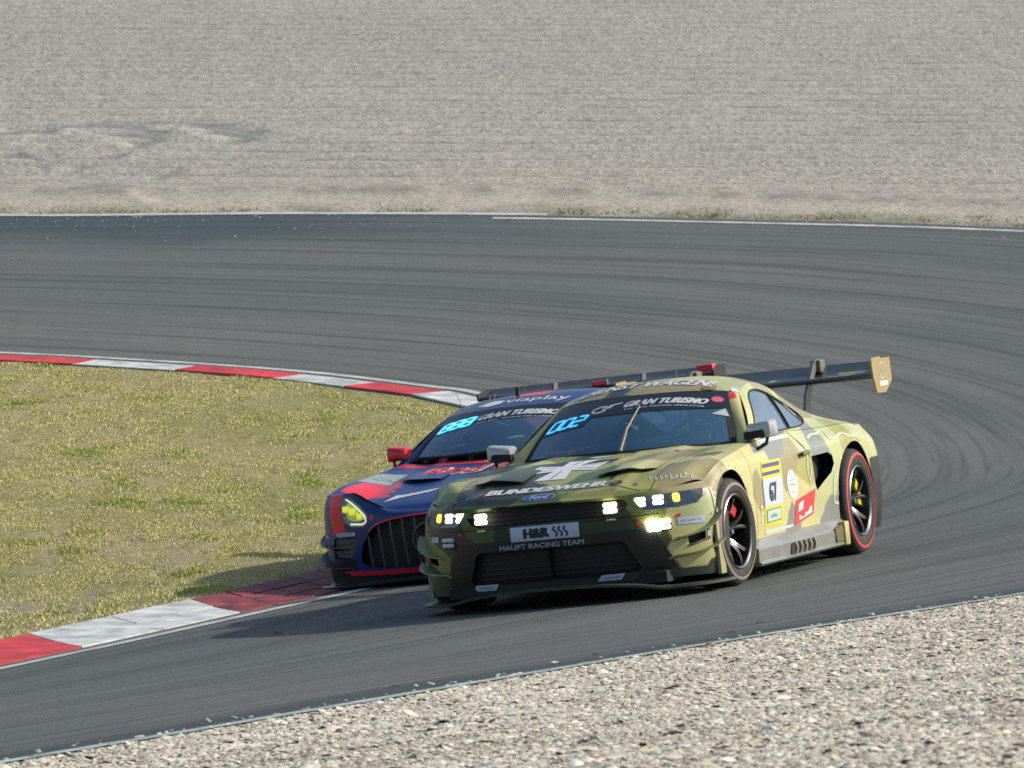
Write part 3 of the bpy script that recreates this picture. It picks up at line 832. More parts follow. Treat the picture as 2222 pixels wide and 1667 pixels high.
def wheel(root, cx, cz, yo, R_, width, side, caliper_mat, ring_mat, steer=0., rim_r=.236, cal_ang=120):
    """yo: outer face |y|; hub axis along y"""
    w = bpy.data.objects.new('wheel', None); C.objects.link(w); w.parent = root
    w.location = (cx, side * (yo - width / 2), cz)
    w.rotation_euler = (0, 0, steer if side > 0 else steer + math.pi)
    h = width / 2                             # local +y is outward
    t = MB().lathe([(rim_r, h - .02), (rim_r + .012, h - .006), (rim_r + .03, h), (R_ - .035, h - .002), (R_ - .014, h - .014), (R_ - .003, h - .035), (R_, h - .06), (R_, -h + .06), (R_ - .012, -h + .02), (R_ - .05, -h), (rim_r, -h + .02)], 96)
    t.build('tyre', rubber, w, True)
    rg = MB().lathe([(R_ - .050, h + .0025), (R_ - .044, h + .003), (R_ - .036, h + .001), (R_ - .031, h - .002)], 96)
    rg.build('sidewall_ring', ring_mat, w, True)
    b = MB().lathe([(rim_r + .004, h - .008), (rim_r - .004, h - .004), (rim_r - .014, h - .012), (rim_r - .022, h - .05), (rim_r - .028, -h + .05), (rim_r - .004, -h + .02)], 72)
    b.build('rim_barrel', rim_mat, w, True)
    lip = MB().lathe([(rim_r + .003, h - .005), (rim_r - .003, h - .001), (rim_r - .009, h - .006)], 72); lip.build('rim_lip', rim_edge, w, True)
    n = 5
    for k in range(n):
        a = 2 * math.pi * k / n + .3
        for s in (-1, 1):
            pts = []; 
            for q in range(9):
                f = q / 8; rr = .045 + (rim_r - .052) * f
                aa = a + s * (.08 + .24 * f * f)
                pts.append((rr * math.cos(aa), h - .028 - .075 * (1 - f) ** 2 + .0 * f, rr * math.sin(aa)))
            sp_ = MB(); V = []; F = []
            for q, p in enumerate(pts):
                f = q / 8; wd = .021 - .007 * f
                rad = Vector((p[0], 0, p[2])).normalized(); tan = Vector((-rad.z, 0, rad.x)); dp = .03 - .010 * f
                P0 = Vector(p)
                V += [P0 + tan * wd - Vector((0, dp, 0)), P0 + tan * wd * .75, P0 - tan * wd * .75, P0 - tan * wd - Vector((0, dp, 0))]
            for q in range(8):
                for j in range(3): F.append((q * 4 + j, q * 4 + j + 1, q * 4 + 5 + j, q * 4 + 4 + j))
            F.append((0, 1, 2, 3)); F.append((32, 33, 34, 35))
            so_ = sp_.add(V, F).build('spoke', rim_mat, w, True)
            e = MB().tube([(p[0], p[1] + .001, p[2]) for p in [(q0[0] + 0, q0[1], q0[2]) for q0 in pts]], [.0028] * 9, 5)
            e.build('spoke_edge', rim_edge, so_, True)
    MB().lathe([(.0, h - .052), (.024, h - .052), (.030, h - .058), (.032, h - .10), (.062, h - .105), (.066, h - .14)], 32).build('hub', rim_mat, w, True)
    MB().lathe([(.0, h - .038), (.016, h - .038), (.020, h - .044), (.021, h - .062)], 6).build('hub_nut', steel, w)
    MB().lathe([(.07, -.005), (.185, -.005), (.188, -.02), (.185, -.035), (.07, -.035)], 64).build('brake_disc', disc_mat, w, True)
    cal = MB(); V = []; F = []; m = 10
    sgn = 1
    for q in range(m + 1):
        a = math.radians(cal_ang - 32 + 64 * q / m)
        for (rr, yy) in ((.118, .085), (.122, .098), (.188, .098), (.200, .08), (.200, -.075), (.118, -.075)):
            V.append((rr * math.cos(a), yy, rr * math.sin(a)))
    for q in range(m):
        for j in range(6): F.append((q * 6 + j, q * 6 + (j + 1) % 6, q * 6 + 6 + (j + 1) % 6, q * 6 + 6 + j))
    F.append(tuple(range(6))); F.append(tuple(m * 6 + j for j in range(6)))
    cal.add(V, F).build('brake_caliper', caliper_mat, w)
    return w

# ---- decals: flat outlines laid onto a surface
def tess(polys, maxlen=.03):
    """polys: list of outlines [(p,q)...] -> (2-D verts, tris) triangulated and refined"""
    bm = bmesh.new()
    for poly in polys:
        vs = [bm.verts.new((p, q, 0)) for p, q in poly]
        try: bm.faces.new(vs)
        except ValueError: pass
    return refine(bm, maxlen)
def refine(bm, maxlen):
    bmesh.ops.triangulate(bm, faces=bm.faces)
    for _ in range(5):
        e = [e for e in bm.edges if e.calc_length() > maxlen]
        if not e: break
        bmesh.ops.subdivide_edges(bm, edges=e, cuts=1)
        bmesh.ops.triangulate(bm, faces=[f for f in bm.faces if len(f.verts) > 3])
    bm.verts.index_update()
    V = np.array([v.co[:2] for v in bm.verts]).reshape(-1, 2); F = [[v.index for v in f.verts] for f in bm.faces]
    bm.free(); return V, F
def text2d(s, w, h, shear=0., bold=.0, maxlen=.03, spacing=1.):
    cu = bpy.data.curves.new('txt', 'FONT'); cu.body = s; cu.size = 1.; cu.shear = 0.; cu.offset = bold; cu.resolution_u = 3; cu.space_character = spacing
    o = bpy.data.objects.new('txt', cu); C.objects.link(o)
    dg = bpy.context.evaluated_depsgraph_get(); me = o.evaluated_get(dg).to_mesh()
    bm = bmesh.new(); bm.from_mesh(me); o.evaluated_get(dg).to_mesh_clear()
    bpy.data.objects.remove(o); bpy.data.curves.remove(cu)
    bmesh.ops.remove_doubles(bm, verts=bm.verts, dist=1e-4)
    co = np.array([v.co[:2] for v in bm.verts]); lo = co.min(0); hi = co.max(0)
    for v in bm.verts:
        p = (v.co.x - lo[0]) / (hi[0] - lo[0]) * w - w / 2; q = (v.co.y - lo[1]) / (hi[1] - lo[1]) * h - h / 2
        v.co = (p + shear * q, q, 0)
    return refine(bm, maxlen)
def rect(w, h, cx=0, cy=0, shear=0.): return [[(cx - w / 2 - shear * h / 2, cy - h / 2), (cx + w / 2 - shear * h / 2, cy - h / 2), (cx + w / 2 + shear * h / 2, cy + h / 2), (cx - w / 2 + shear * h / 2, cy + h / 2)]]
def oval(w, h, cx=0, cy=0, n=28): return [[(cx + w / 2 * math.cos(2 * math.pi * k / n), cy + h / 2 * math.sin(2 * math.pi * k / n)) for k in range(n)]]
def stroke(pts, w):
    """polyline as a chain of quads"""
    P = np.array(pts, float); t = np.gradient(P, axis=0); t /= np.maximum(np.linalg.norm(t, axis=1), 1e-9)[:, None]; n = np.stack([-t[:, 1], t[:, 0]], 1) * w / 2
    return [[tuple(P[i] - n[i]), tuple(P[i + 1] - n[i + 1]), tuple(P[i + 1] + n[i + 1]), tuple(P[i] + n[i])] for i in range(len(P) - 1)]

class Decals:
    def __init__(s, root, bvh): s.root, s.bvh = root, bvh
    def put(s, name, shape, m, origin, U, V, lift=.003, maxlen=.03, far=.6, parent=None):
        """lay a 2-D shape on the body: local axes U, V (car frame), looking along -(U x V)"""
        if isinstance(shape, tuple): P, F = shape
        else: P, F = tess(shape, maxlen)
        O = Vector(origin); U = Vector(U).normalized(); V = Vector(V); V = (V - U * V.dot(U)).normalized(); n = U.cross(V)
        out = []; bad = set()
        for i, (p, q) in enumerate(P):
            st = O + U * p + V * q
            hit, nor, _, d = s.bvh.ray_cast(st + n * far, -n, far * 2.2)
            if hit is None: out.append(st); bad.add(i)
            else:
                if nor.dot(n) < 0: nor = -nor
                out.append(hit + nor * lift)
        F = [f for f in F if not any(i in bad for i in f)]
        if not F: print('decal missed', name); return None
        me = new_mesh(name, np.array([v[:] for v in out]), F, True)
        return obj(name, me, m, parent or s.root)

def bvh_of(objs):
    V = []; F = []
    for o in objs:
        b = len(V); V += [v.co.copy() for v in o.data.vertices]; F += [[b + i for i in p.vertices] for p in o.data.polygons]
    return BVHTree.FromPolygons(V, F)

def patch(A, B, nv, bow=0., bowdir=None):
    """ruled surface between two curves of equal length (n,3)"""
    v = np.linspace(0, 1, nv)[None, :, None]
    G = A[:, None] * (1 - v) + B[:, None] * v
    if bow: G = G + np.asarray(bowdir, float) * (bow * np.sin(np.pi * v))
    return G

def split_parts(V, F, colfn, material, root, chooser, names=None):
    """one object per chooser label"""
    ctr = V[F].mean(1); lab = chooser(ctr); res = []
    for l in sorted(set(lab)):
        k = np.array([x == l for x in lab])
        v, f = compact(V, F[k])
        nm = l.split('|')[0]
        res.append(obj(nm, new_mesh(nm, v, f, True), material, root, colfn(v)))
    return res

def slat_box(root, name, m, *boxes):
    mb = MB()
    for b in boxes: mb.box(*b)
    return mb.build(name, m, root)
# ------------------------------------------------------------------ coupe body from measured lines
def coupe(root, P, colfn, paint):
    D = {}
    G, RG = shell_half(P)
    nc, nr = G.shape[:2]
    V = G.reshape(-1, 3); F = gridF(nc, nr)
    V, F = cut(V, F, [0, 2], (P['axf'], P['rf'], P['archf']), (V[:, 0] < P['axf'] + .44) & (V[:, 1] > .6) & (V[:, 0] > 0))
    V, F = cut(V, F, [0, 2], (P['axr'], P['rr'], P['archr']), (V[:, 0] < 0) & (V[:, 1] > .6))
    for poly in P['front_cuts']:
        V, F = cut(V, F, [1, 2], np.array(poly), V[:, 0] > P['xs'] + .02)
    for poly in P.get('side_cuts', []):
        V, F = cut(V, F, [0, 2], np.array(poly), V[:, 1] > .6)
    VB, FB = mirrorY(V, F)
    D['shell'] = split_parts(VB, FB, colfn, paint, root, P['choose'])
    full = mirrorY(G.reshape(-1, 3), gridF(nc, nr))
    D['bvh_full'] = BVHTree.FromPolygons([Vector(p) for p in full[0]], full[1].tolist())
    # hood and fender tops
    sh = P['rings'][-1]; sh_y = pchip(*zip(*sh['y'])); sh_z = pchip(*zip(*sh['z']))
    z_c = pchip(*zip(*P['z_c'])); b_h = pchip(*zip(*P['b_h'])); z_f = pchip(*zip(*P['z_f']))
    lip = RG[-1]; lipc = lip[:170]; ylip = lipc[:, 1]
    nA, nBw = 120, 170
    av = np.linspace(0, 1, nA); ys0 = av * ylip[-1]
    lx = np.interp(ys0, ylip, lipc[:, 0]); lz = np.interp(ys0, ylip, lipc[:, 2])
    HV = np.zeros((nA, nBw, 3)); XC0, XC1 = P['cowl']
    zl0 = sh['z'][0][1]
    for j, b in enumerate(np.linspace(0, 1, nBw) ** 1.25):
        xc = XC1 + (XC0 - XC1) * (1 - av ** 2)
        x = lx + (xc - lx) * b
        ysh = np.where(x > P['xs'], ylip[-1], sh_y(x)); y = av * ysh
        zsh = np.where(x > P['xs'], zl0, sh_z(x))
        c0 = z_c(x); bh = b_h(x); zf = z_f(x)
        z = np.array([pchip([0, .28, .50, .60, .72, .88, 1.0], [c0[i], c0[i] + bh[i] * .25, c0[i] + bh[i], c0[i] + bh[i] * .2 - .010, (c0[i] + zf[i]) / 2 - .008, zf[i], zsh[i]])(av[i]) for i in range(nA)])
        dist = np.clip((lx - x) / (P.get('nose_round', .16) + .20 * np.clip((av - .5) / .4, 0, 1)), 0, 1); k = 1 - (1 - dist) ** 2; k = k + (1 - k) * av ** 24
        HV[:, j] = np.stack([x, y, lz + (z - lz) * k], 1)
    hvB, hfB = mirrorY(HV.reshape(-1, 3), gridF(nA, nBw, True))
    D['top'] = split_parts(hvB, hfB, colfn, paint, root, P['choose_h'])
    # rear deck
    dx = np.linspace(-1.15, P['xe'], 60); da = np.linspace(0, 1, 50)
    DV = np.zeros((50, 66, 3)); tailc = lip[-60:][::-1]
    for j in range(60):
        DV[:, j] = np.stack([np.full(50, dx[j]), da * sh_y(dx[j]), sh_z(dx[j]) + .015 * (1 - da ** 3)], 1)
    tq = [np.interp(da, np.linspace(0, 1, 60), tailc[:, k]) for k in range(3)]
    for j in range(6):
        t = (j + 1) / 6
        DV[:, 60 + j] = DV[:, 59] * (1 - t) + np.stack([tq[0], tq[1], tq[2] + .008 * (1 - da ** 3)], 1) * t
    dvB, dfB = mirrorY(DV.reshape(-1, 3), gridF(50, 66, True))
    D['deck'] = obj('trunk_lid', new_mesh('trunk_lid', dvB, dfB, True), paint, root, colfn(dvB))
    # cabin
    A0, A1, W0, W1 = [np.array(P[k]) for k in ('A0', 'A1', 'W0', 'W1')]
    rail = catmull([A1] + P['rail'], 220)
    bx_ = np.linspace(A0[0], -1.9, 220)
    belt = np.stack([bx_, sh_y(bx_) - .004, sh_z(bx_) + .003], 1); belt[0] = A0
    SP = patch(belt, rail, 60, .018, (0, 1, .2))
    sv = SP.reshape(-1, 3); sf = gridF(220, 60); WIN = np.array(P['window'])
    sv2, sf2 = cut(sv, sf, [0, 2], WIN)
    PV = patch(np.linspace(A0, A1, 40), np.linspace(W0, W1, 40), 8, .012, (.3, .6, .5))
    cvB, cfB = mirrorY(np.vstack([sv2, PV.reshape(-1, 3)]), np.vstack([sf2, gridF(40, 8, True) + len(sv2)]))
    D['cabin'] = obj('cabin_frame', new_mesh('cabin_frame', cvB, cfB, True), paint, root, colfn(cvB))
    bt_ = BVHTree.FromPolygons([Vector(p) for p in sv], sf.tolist())
    def on_side(p):
        h = bt_.ray_cast(Vector((p[0], 1.5, p[1])), Vector((0, -1, 0)))[0]
        return h if h else Vector((p[0], .75, p[1]))
    D['windows'] = []
    for s in (1, -1):
        w2 = SP.copy(); w2[:, :, 1] -= .006; wv = w2.reshape(-1, 3)
        sdw, _ = poly_sd(wv[sf].mean(1)[:, [0, 2]], WIN)
        v, f = compact(wv, sf[sdw < .015]); v = v.copy(); v[:, 1] *= s
        win = obj('side_window', new_mesh('side_window', v, f if s > 0 else f[:, ::-1].copy(), True), side_glass, root); D['windows'].append(win)
        pts = catmull(np.vstack([WIN, WIN[:1]]), 90)
        MB().tube([(lambda h: (h.x, s * (h.y + .001), h.z))(on_side(p)) for p in pts], .006, 6, False).build('window_seal', matte_black, win, True)
        hp = [on_side((P['bpillar'] - .10 * q, .905 + (P['bp_top'] - .905) * q)) for q in np.linspace(0, 1, 8)]
        MB().tube([(h.x, s * (h.y + .002), h.z) for h in hp], .008, 6).build('window_divider', matte_black, win, True)
    # roof
    rw = np.linspace(-1, 1, 101); ru = np.linspace(0, 1, 150); r_c = pchip(*zip(*P['r_c']))
    xf0, xf1 = P['wtx'], P['rail'][-1][0]
    RFv = np.zeros((101, 150, 3)); ridx = np.linspace(0, 219, 150)
    railr = np.stack([np.interp(ridx, np.arange(220), rail[:, k]) for k in range(3)], 1)
    for j in range(150):
        xcen = xf0 + (xf1 - xf0) * ru[j]
        x = railr[j, 0] + (xcen - railr[j, 0]) * (1 - rw ** 2)
        RFv[:, j] = np.stack([x, rw * railr[j, 1], railr[j, 2] + (float(r_c(xcen)) - railr[j, 2]) * (1 - np.abs(rw) ** 3.0)], 1)
    rfv = RFv.reshape(-1, 3); rff = gridF(101, 150, True); ctr = rfv[rff].mean(1)
    is_rear = (ctr[:, 0] < -1.12) & (ctr[:, 0] > -1.86) & (np.abs(ctr[:, 1]) < .47)
    v, f = compact(rfv, rff[~is_rear]); D['roof'] = obj('roof', new_mesh('roof', v, f, True), paint, root, colfn(v))
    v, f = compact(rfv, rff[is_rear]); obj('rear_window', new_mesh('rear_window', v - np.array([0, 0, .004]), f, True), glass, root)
    # windshield
    wy = np.linspace(-1, 1, 81)
    wb = np.stack([W0[0] + (P['wbx'] - W0[0]) * (1 - wy ** 2), wy * W0[1], W0[2] + P['wbz'] * (1 - wy ** 2)], 1)
    wt = np.stack([W1[0] + (P['wtx'] + .015 - W1[0]) * (1 - wy ** 2), wy * W1[1], W1[2] + P['wtz'] * (1 - np.abs(wy) ** 2.3)], 1)
    WS = patch(wb, wt, 60, .022, (.6, 0, .8)); D['WS'] = WS
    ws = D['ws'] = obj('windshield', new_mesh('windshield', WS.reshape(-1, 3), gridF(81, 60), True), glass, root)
    top = WS[:, P['strip']:]; obj('sun_strip', new_mesh('sun_strip', (top + np.array([.003, 0, .003])).reshape(-1, 3), gridF(81, top.shape[1]), True), band_mat, ws)
    for sl in (WS[:, :3], WS[:3], WS[-3:]):
        obj('glass_border', new_mesh('glass_border', (sl + np.array([.002, 0, .002])).reshape(-1, 3), gridF(sl.shape[0], sl.shape[1]), True), matte_black, ws)
    # floor, dash, cage, seat, wheel
    xb = P['wbx']
    MB().box((xb - .30, 0, W0[2] - .10), (.5, 1.3, .10)).build('dashboard', interior_mat, root)
    MB().box((-.75, 0, .40), (1.9, 1.2, .56)).box((1.2, 0, .40), (1.5, 1.1, .5)).box((0, 0, .13), (4.1, 1.45, .07)).build('floor_pan', matte_black, root)
    seat = bpy.data.objects.new('driver_seat', None); C.objects.link(seat); seat.parent = root
    MB().box((-.72, .36, .84), (.16, .48, .56), Matrix.Rotation(math.radians(-14), 3, 'Y'), .06).box((-.70, .13, 1.0), (.30, .05, .22), None, .02).box((-.70, .59, 1.0), (.30, .05, .22), None, .02).build('seat_back', seat_mat, seat, True)
    MB().box((-.70, .36, 1.05), (.14, .24, .18), None, .05).build('headrest', seat_mat, seat, True)
    rz = A1[2] - .04; cage = MB()
    for s in (1, -1):
        cage.tube([(W0[0] - .04, s * .64, .86), (W1[0] - .02, s * .545, rz - .02), (-.2, s * .52, rz), (-.6, s * .51, rz + .01), (-1.2, s * .48, .98)], .02, 8)
        cage.tube([(-.62, s * .52, rz), (-.62, s * .66, .6)], .02, 8); cage.tube([(-.62, s * .52, rz), (-.62, -s * .60, .62)], .018, 8)
    cage.tube([(-.62, .52, rz), (-.62, -.52, rz)], .02, 8); cage.tube([(W1[0] - .05, .53, rz), (W1[0] - .05, -.53, rz)], .02, 8); cage.tube([(.10, .0, .92), (-.62, -.05, .92)], .02, 8)
    cage.build('roll_cage', cage_mat, root, True)
    MB().tube([(.10 + .04 * math.sin(a), .36 + .15 * math.cos(a), .93 + .10 * math.sin(a)) for a in np.linspace(0, 2 * math.pi, 25)], .014, 6, False).box((.09, .36, .93), (.05, .2, .06), None, .01).build('steering_wheel', cage_mat, root, True)
    # dark insert behind the nose openings
    Gi = G[:195].copy(); Gi[:, :, 0] -= P.get('insert', .055); Gi[:, :, 1] *= .985
    giv, gif = mirrorY(Gi.reshape(-1, 3), gridF(195, nr)); D['grille'] = obj('grille', new_mesh('grille', giv, gif, True), mesh_black, root)
    D['bvh_in'] = bvh_of([D['grille']])
    D['bvh'] = bvh_of(D['shell'] + D['top'] + [D['deck'], D['cabin'], D['roof'], ws])
    D['sh_y'], D['sh_z'] = sh_y, sh_z
    return D

def opening_wall(root, outline, bv, dp=.05):
    for s in (1, -1):
        V = []; n = len(outline); F = []
        for (y, z) in outline:
            h = bv.ray_cast(Vector((3, y, z)), Vector((-1, 0, 0)))[0]; x = (h.x if h else 2.2)
            V.append((x + .001, s * y, z)); V.append((x - dp, s * y, z))
        for i in range(n): F.append((2 * i, 2 * ((i + 1) % n), 2 * ((i + 1) % n) + 1, 2 * i + 1))
        MB().add(V, F).build('duct_wall', matte_black, root)

def lamp(root, bv, name, y, z, w, h, m, out=.0, bezel=True):
    hit = bv.ray_cast(Vector((3, y, z)), Vector((-1, 0, 0))); p, n = hit[0], hit[1]
    if n.x < 0: n = -n
    t = Vector((0, 0, 1)).cross(n).normalized(); u = n.cross(t); Rm = Matrix((n, t, u)).transposed()
    lo = MB().box(p + n * out, (.03, w, h), Rm, min(w, h) * .32).build(name, m, root, True)
    if bezel: MB().box(p + n * (out - .012), (.03, w + .022, h + .022), Rm, .012).build('bezel', matte_black, lo, True)
    return lo

def splitter(root, xn, xs, ym, n, zc, zs, m, back=1.55):
    x, y = arc_front(xn, xs, ym, n, 60); outl = list(zip(x, y)); V = []; F = []
    full = [(a, -b) for a, b in outl[::-1][:-1]] + outl
    for (a, b) in full:
        zz = zs + (zc - zs) * (1 - min(1, abs(b) / .72) ** 3); V += [(a, b, zz), (a - .006, b, zz - .016), (back, b * .97, zz - .016), (back, b * .97, zz)]
    for i in range(len(full) - 1):
        for k in range(4): F.append((4 * i + k, 4 * i + (k + 1) % 4, 4 * i + 4 + (k + 1) % 4, 4 * i + 4 + k))
    e = 4 * (len(full) - 1); F += [(0, 1, 2, 3), (e, e + 1, e + 2, e + 3)]
    return MB().add(V, F).build('splitter', m, root, True)

def mirror(root, c, s, shell_m, w=1., stalk_to=(.10, -.14, -.150)):
    mr = bpy.data.objects.new('mirror', None); C.objects.link(mr); mr.parent = root
    cx_, cy_, cz_ = c
    prof = [(-.125 * w, -.050), (-.12 * w, .030), (-.09 * w, .046), (.10 * w, .062), (.120 * w, .050), (.125 * w, -.030), (.105 * w, -.050)]
    V = []; F = []; n = len(prof)
    for (dx_, sc) in ((.075, .55), (.06, .85), (.02, 1.0), (-.06, 1.0)):
        for (p, q) in prof: V.append((cx_ + dx_, cy_ + s * p * sc, cz_ + q * sc))
    for i in range(3):
        for k in range(n): F.append((i * n + k, i * n + (k + 1) % n, (i + 1) * n + (k + 1) % n, (i + 1) * n + k))
    F.append(tuple(range(n))); F.append(tuple(3 * n + k for k in range(n)))
    MB().add(V, F).build('mirror_housing', shell_m, mr, True)
    MB().tube([(cx_ + .01, cy_ + s * .06 * w, cz_ - .045), (cx_ + .02, cy_ + s * .045 * w, cz_ - .09), (cx_ + .05, cy_ - s * .03, cz_ - .125), (cx_ + stalk_to[0], cy_ + s * stalk_to[1], cz_ + stalk_to[2])], [.012, .013, .014, .016], 8).build('mirror_stalk', carbon, mr, True)
    return mr

def wing(root, foil, span, m, ny=25):
    wg = bpy.data.objects.new('rear_wing', None); C.objects.link(wg); wg.parent = root
    wv = []; wf_ = []; n = len(foil)
    for yy in np.linspace(-span, span, ny): wv += [(a, yy, b) for a, b in foil]
    for i in range(ny - 1):
        for k in range(n): wf_.append((i * n + k, i * n + (k + 1) % n, (i + 1) * n + (k + 1) % n, (i + 1) * n + k))
    pl = MB().add(wv, wf_).build('wing_plane', m, wg, True)
    return wg, pl

def skirt(root, ringy, x0, x1, m, oy=.995):
    res = []
    for s in (1, -1):
        V = []; F = []; xs_ = np.linspace(x0, x1, 40); fy = pchip(*zip(*ringy))
        for xx in xs_:
            yb = float(fy(xx)); o_ = oy + .012 * math.cos(xx)
            V += [(xx, s * a, b) for a, b in ((yb - .03, .262), (yb + .012, .255), (o_ - .03, .215), (o_ - .008, .19), (o_ - .012, .115), (o_ + .006, .098), (o_ - .01, .085), (yb - .1, .09))]
        for i in range(39):
            for k in range(8): F.append((8 * i + k, 8 * i + (k + 1) % 8, 8 * i + 8 + (k + 1) % 8, 8 * i + 8 + k))
        F.append(tuple(range(8))); F.append(tuple(39 * 8 + k for k in range(8)))
        res.append(MB().add(V, F).build('side_skirt', m, root, True))
    return res

def canards(root, bv, specs, m, x0=2.16, x1=1.70):
    for s in (1, -1):
        for (z0, z1, w) in specs:
            V = []; F = []; n = 14
            for i in range(n + 1):
                f = i / n; z = z0 + (z1 - z0) * f ** 1.6; xx = x0 + (x1 - x0) * f
                h = bv.ray_cast(Vector((xx, 2, z)), Vector((0, -1, 0)))[0]; yb = h.y if h else .9
                wd = w * math.sin(math.pi * min(1, .12 + f * .75)) ** .7
                V += [(xx, s * (yb - .01), z), (xx, s * (yb + wd), z + .018), (xx, s * (yb + wd), z + .010), (xx, s * (yb - .01), z - .010)]
            for i in range(n):
                for k in range(4): F.append((4 * i + k, 4 * i + (k + 1) % 4, 4 * i + 4 + (k + 1) % 4, 4 * i + 4 + k))
            F += [(0, 1, 2, 3), (4 * n, 4 * n + 1, 4 * n + 2, 4 * n + 3)]
            MB().add(V, F).build('canard', m, root)

lamp_white = mat('lamp_white', (.8, .8, .78), .3, emit=(1., .90, .62), estr=4.)
lamp_amber = mat('lamp_amber', (.8, .6, .02), .3, emit=(1., .82, .04), estr=2.5)
lamp_hot = mat('lamp_hot', (.9, .9, .9), .2, emit=(1., .97, .88), estr=14.)
lamp_day = mat('lamp_pale', (.42, .46, .47), .25, coat=.5)
# ------------------------------------------------------------------ camouflaged coupe
car_mw = Matrix(((RW[0][0], RW[0][1], RW[0][2], O0[0]), (RW[1][0], RW[1][1], RW[1][2], O0[1]), (RW[2][0], RW[2][1], RW[2][2], O0[2]), (0, 0, 0, 1)))
M1 = empty('race_car', car_mw @ Matrix.Translation((0, 0, .012)))
tag(M1, 'camouflage painted race coupe with headlights on, leading on the asphalt', 'race car', 'race cars in the hairpin')

KH = np.array(srgb(182, 176, 118)); PG = np.array(srgb(168, 172, 122)); OL = np.array(srgb(112, 120, 56)); DG = np.array(srgb(54, 64, 38)); BR = np.array(srgb(142, 132, 92)); GY = np.array(srgb(118, 120, 116)); DK = np.array(srgb(44, 47, 42)); YG = np.array(srgb(150, 148, 84)); GN = np.array(srgb(70, 92, 38))
crng = np.random.default_rng(34)
seeds = []; scol = []
def seed(x, y, z, c): seeds.append((x, y, z)); scol.append(c)
for _ in range(330):
    x = crng.uniform(-2.4, 2.35); y = crng.uniform(-1.05, .62); z = crng.uniform(.1, 1.3)
    lf = np.clip((y + .12) / .55, 0, 1) * (0.25 if (x > 1.75 and z < .72) else 1)
    if z > 1.0: lf = max(lf, .35)
    if x > 1.8 and z < .66 and y < .62: c = [DG, DG, GN, DG, DK][crng.integers(5)]
    elif crng.uniform() < lf: c = [KH, KH, PG, BR, YG, BR, KH][crng.integers(7)]
    else: c = [DG, DG, GN, OL, DK, BR, DK, GY][crng.integers(8)]
    seed(x, y, z, c)
# the left flank is laid out by hand
for x, z, c in [(1.25, .80, KH), (1.55, .72, BR), (1.0, .66, KH), (.93, .40, KH), (.70, .82, KH), (.66, .55, BR), (.62, .30, KH), (.42, .68, KH), (.36, .86, GY), (.10, .80, GY), (-.12, .84, GY), (.14, .60, KH), (.10, .38, KH), (-.08, .30, GY), (-.10, .62, BR), (-.28, .74, BR), (-.30, .48, KH), (-.42, .28, KH), (-.46, .62, YG),
                (-.52, .82, PG), (-.62, .40, PG), (-.80, .78, GY), (-1.0, .82, PG), (-1.05, .55, PG), (-.85, .30, GY), (-1.15, .26, GY), (-1.25, .85, YG), (-1.5, .84, PG), (-1.7, .80, KH), (-1.85, .75, PG), (1.62, .52, PG), (1.66, .32, KH), (1.60, .14, DK)]:
    seed(x, .95, z, c)
for x, y, z, c in [(1.9, .86, .66, BR), (1.85, .90, .50, PG), (2.0, .86, .42, KH), (1.95, .86, .22, KH), (2.05, .75, .14, DG), (2.15, .72, .52, OL), (2.15, .75, .34, DG), (-.2, .62, 1.2, PG), (-.6, .6, 1.2, BR), (.1, .66, 1.1, KH), (.3, .76, .95, KH), (-1.1, .64, 1.1, BR), (-1.4, .68, .98, PG), (-1.7, .7, .95, DG), (.3, -.76, .95, KH), (.1, -.66, 1.1, KH), (-.1, -.6, 1.18, KH), (.4, -.8, .9, PG),
                   (1.9, .5, .77, YG), (1.6, .5, .83, KH), (1.3, .45, .87, BR), (1.0, .6, .87, BR), (.8, .35, .9, KH), (1.35, .75, .84, KH), (1.0, .8, .86, KH), (1.7, .75, .81, BR), (1.95, .25, .75, OL), (1.75, .2, .8, GN), (2.15, .3, .69, YG), (2.2, -.1, .68, GN), (2.2, .6, .68, OL), (2.3, .1, .48, GN), (2.3, -.35, .46, DK), (2.28, .42, .48, DG), (2.25, -.6, .46, DK), (2.1, -.82, .5, DG), (2.0, -.88, .35, OL), (2.0, -.88, .2, DG), (2.15, -.7, .64, DK), (1.9, -.5, .77, DK), (1.6, -.6, .83, BR), (1.7, -.8, .8, YG), (1.5, -.2, .83, DG), (2.0, -.2, .75, DK)]:
    seed(x, y, z, c)
seeds = np.array(seeds); scol = np.array(scol)
LOWER_TRAP = np.array([(-.64, .440), (.64, .440), (.68, .40), (.75, .235), (.75, .16), (-.75, .16), (-.75, .235), (-.68, .40)])
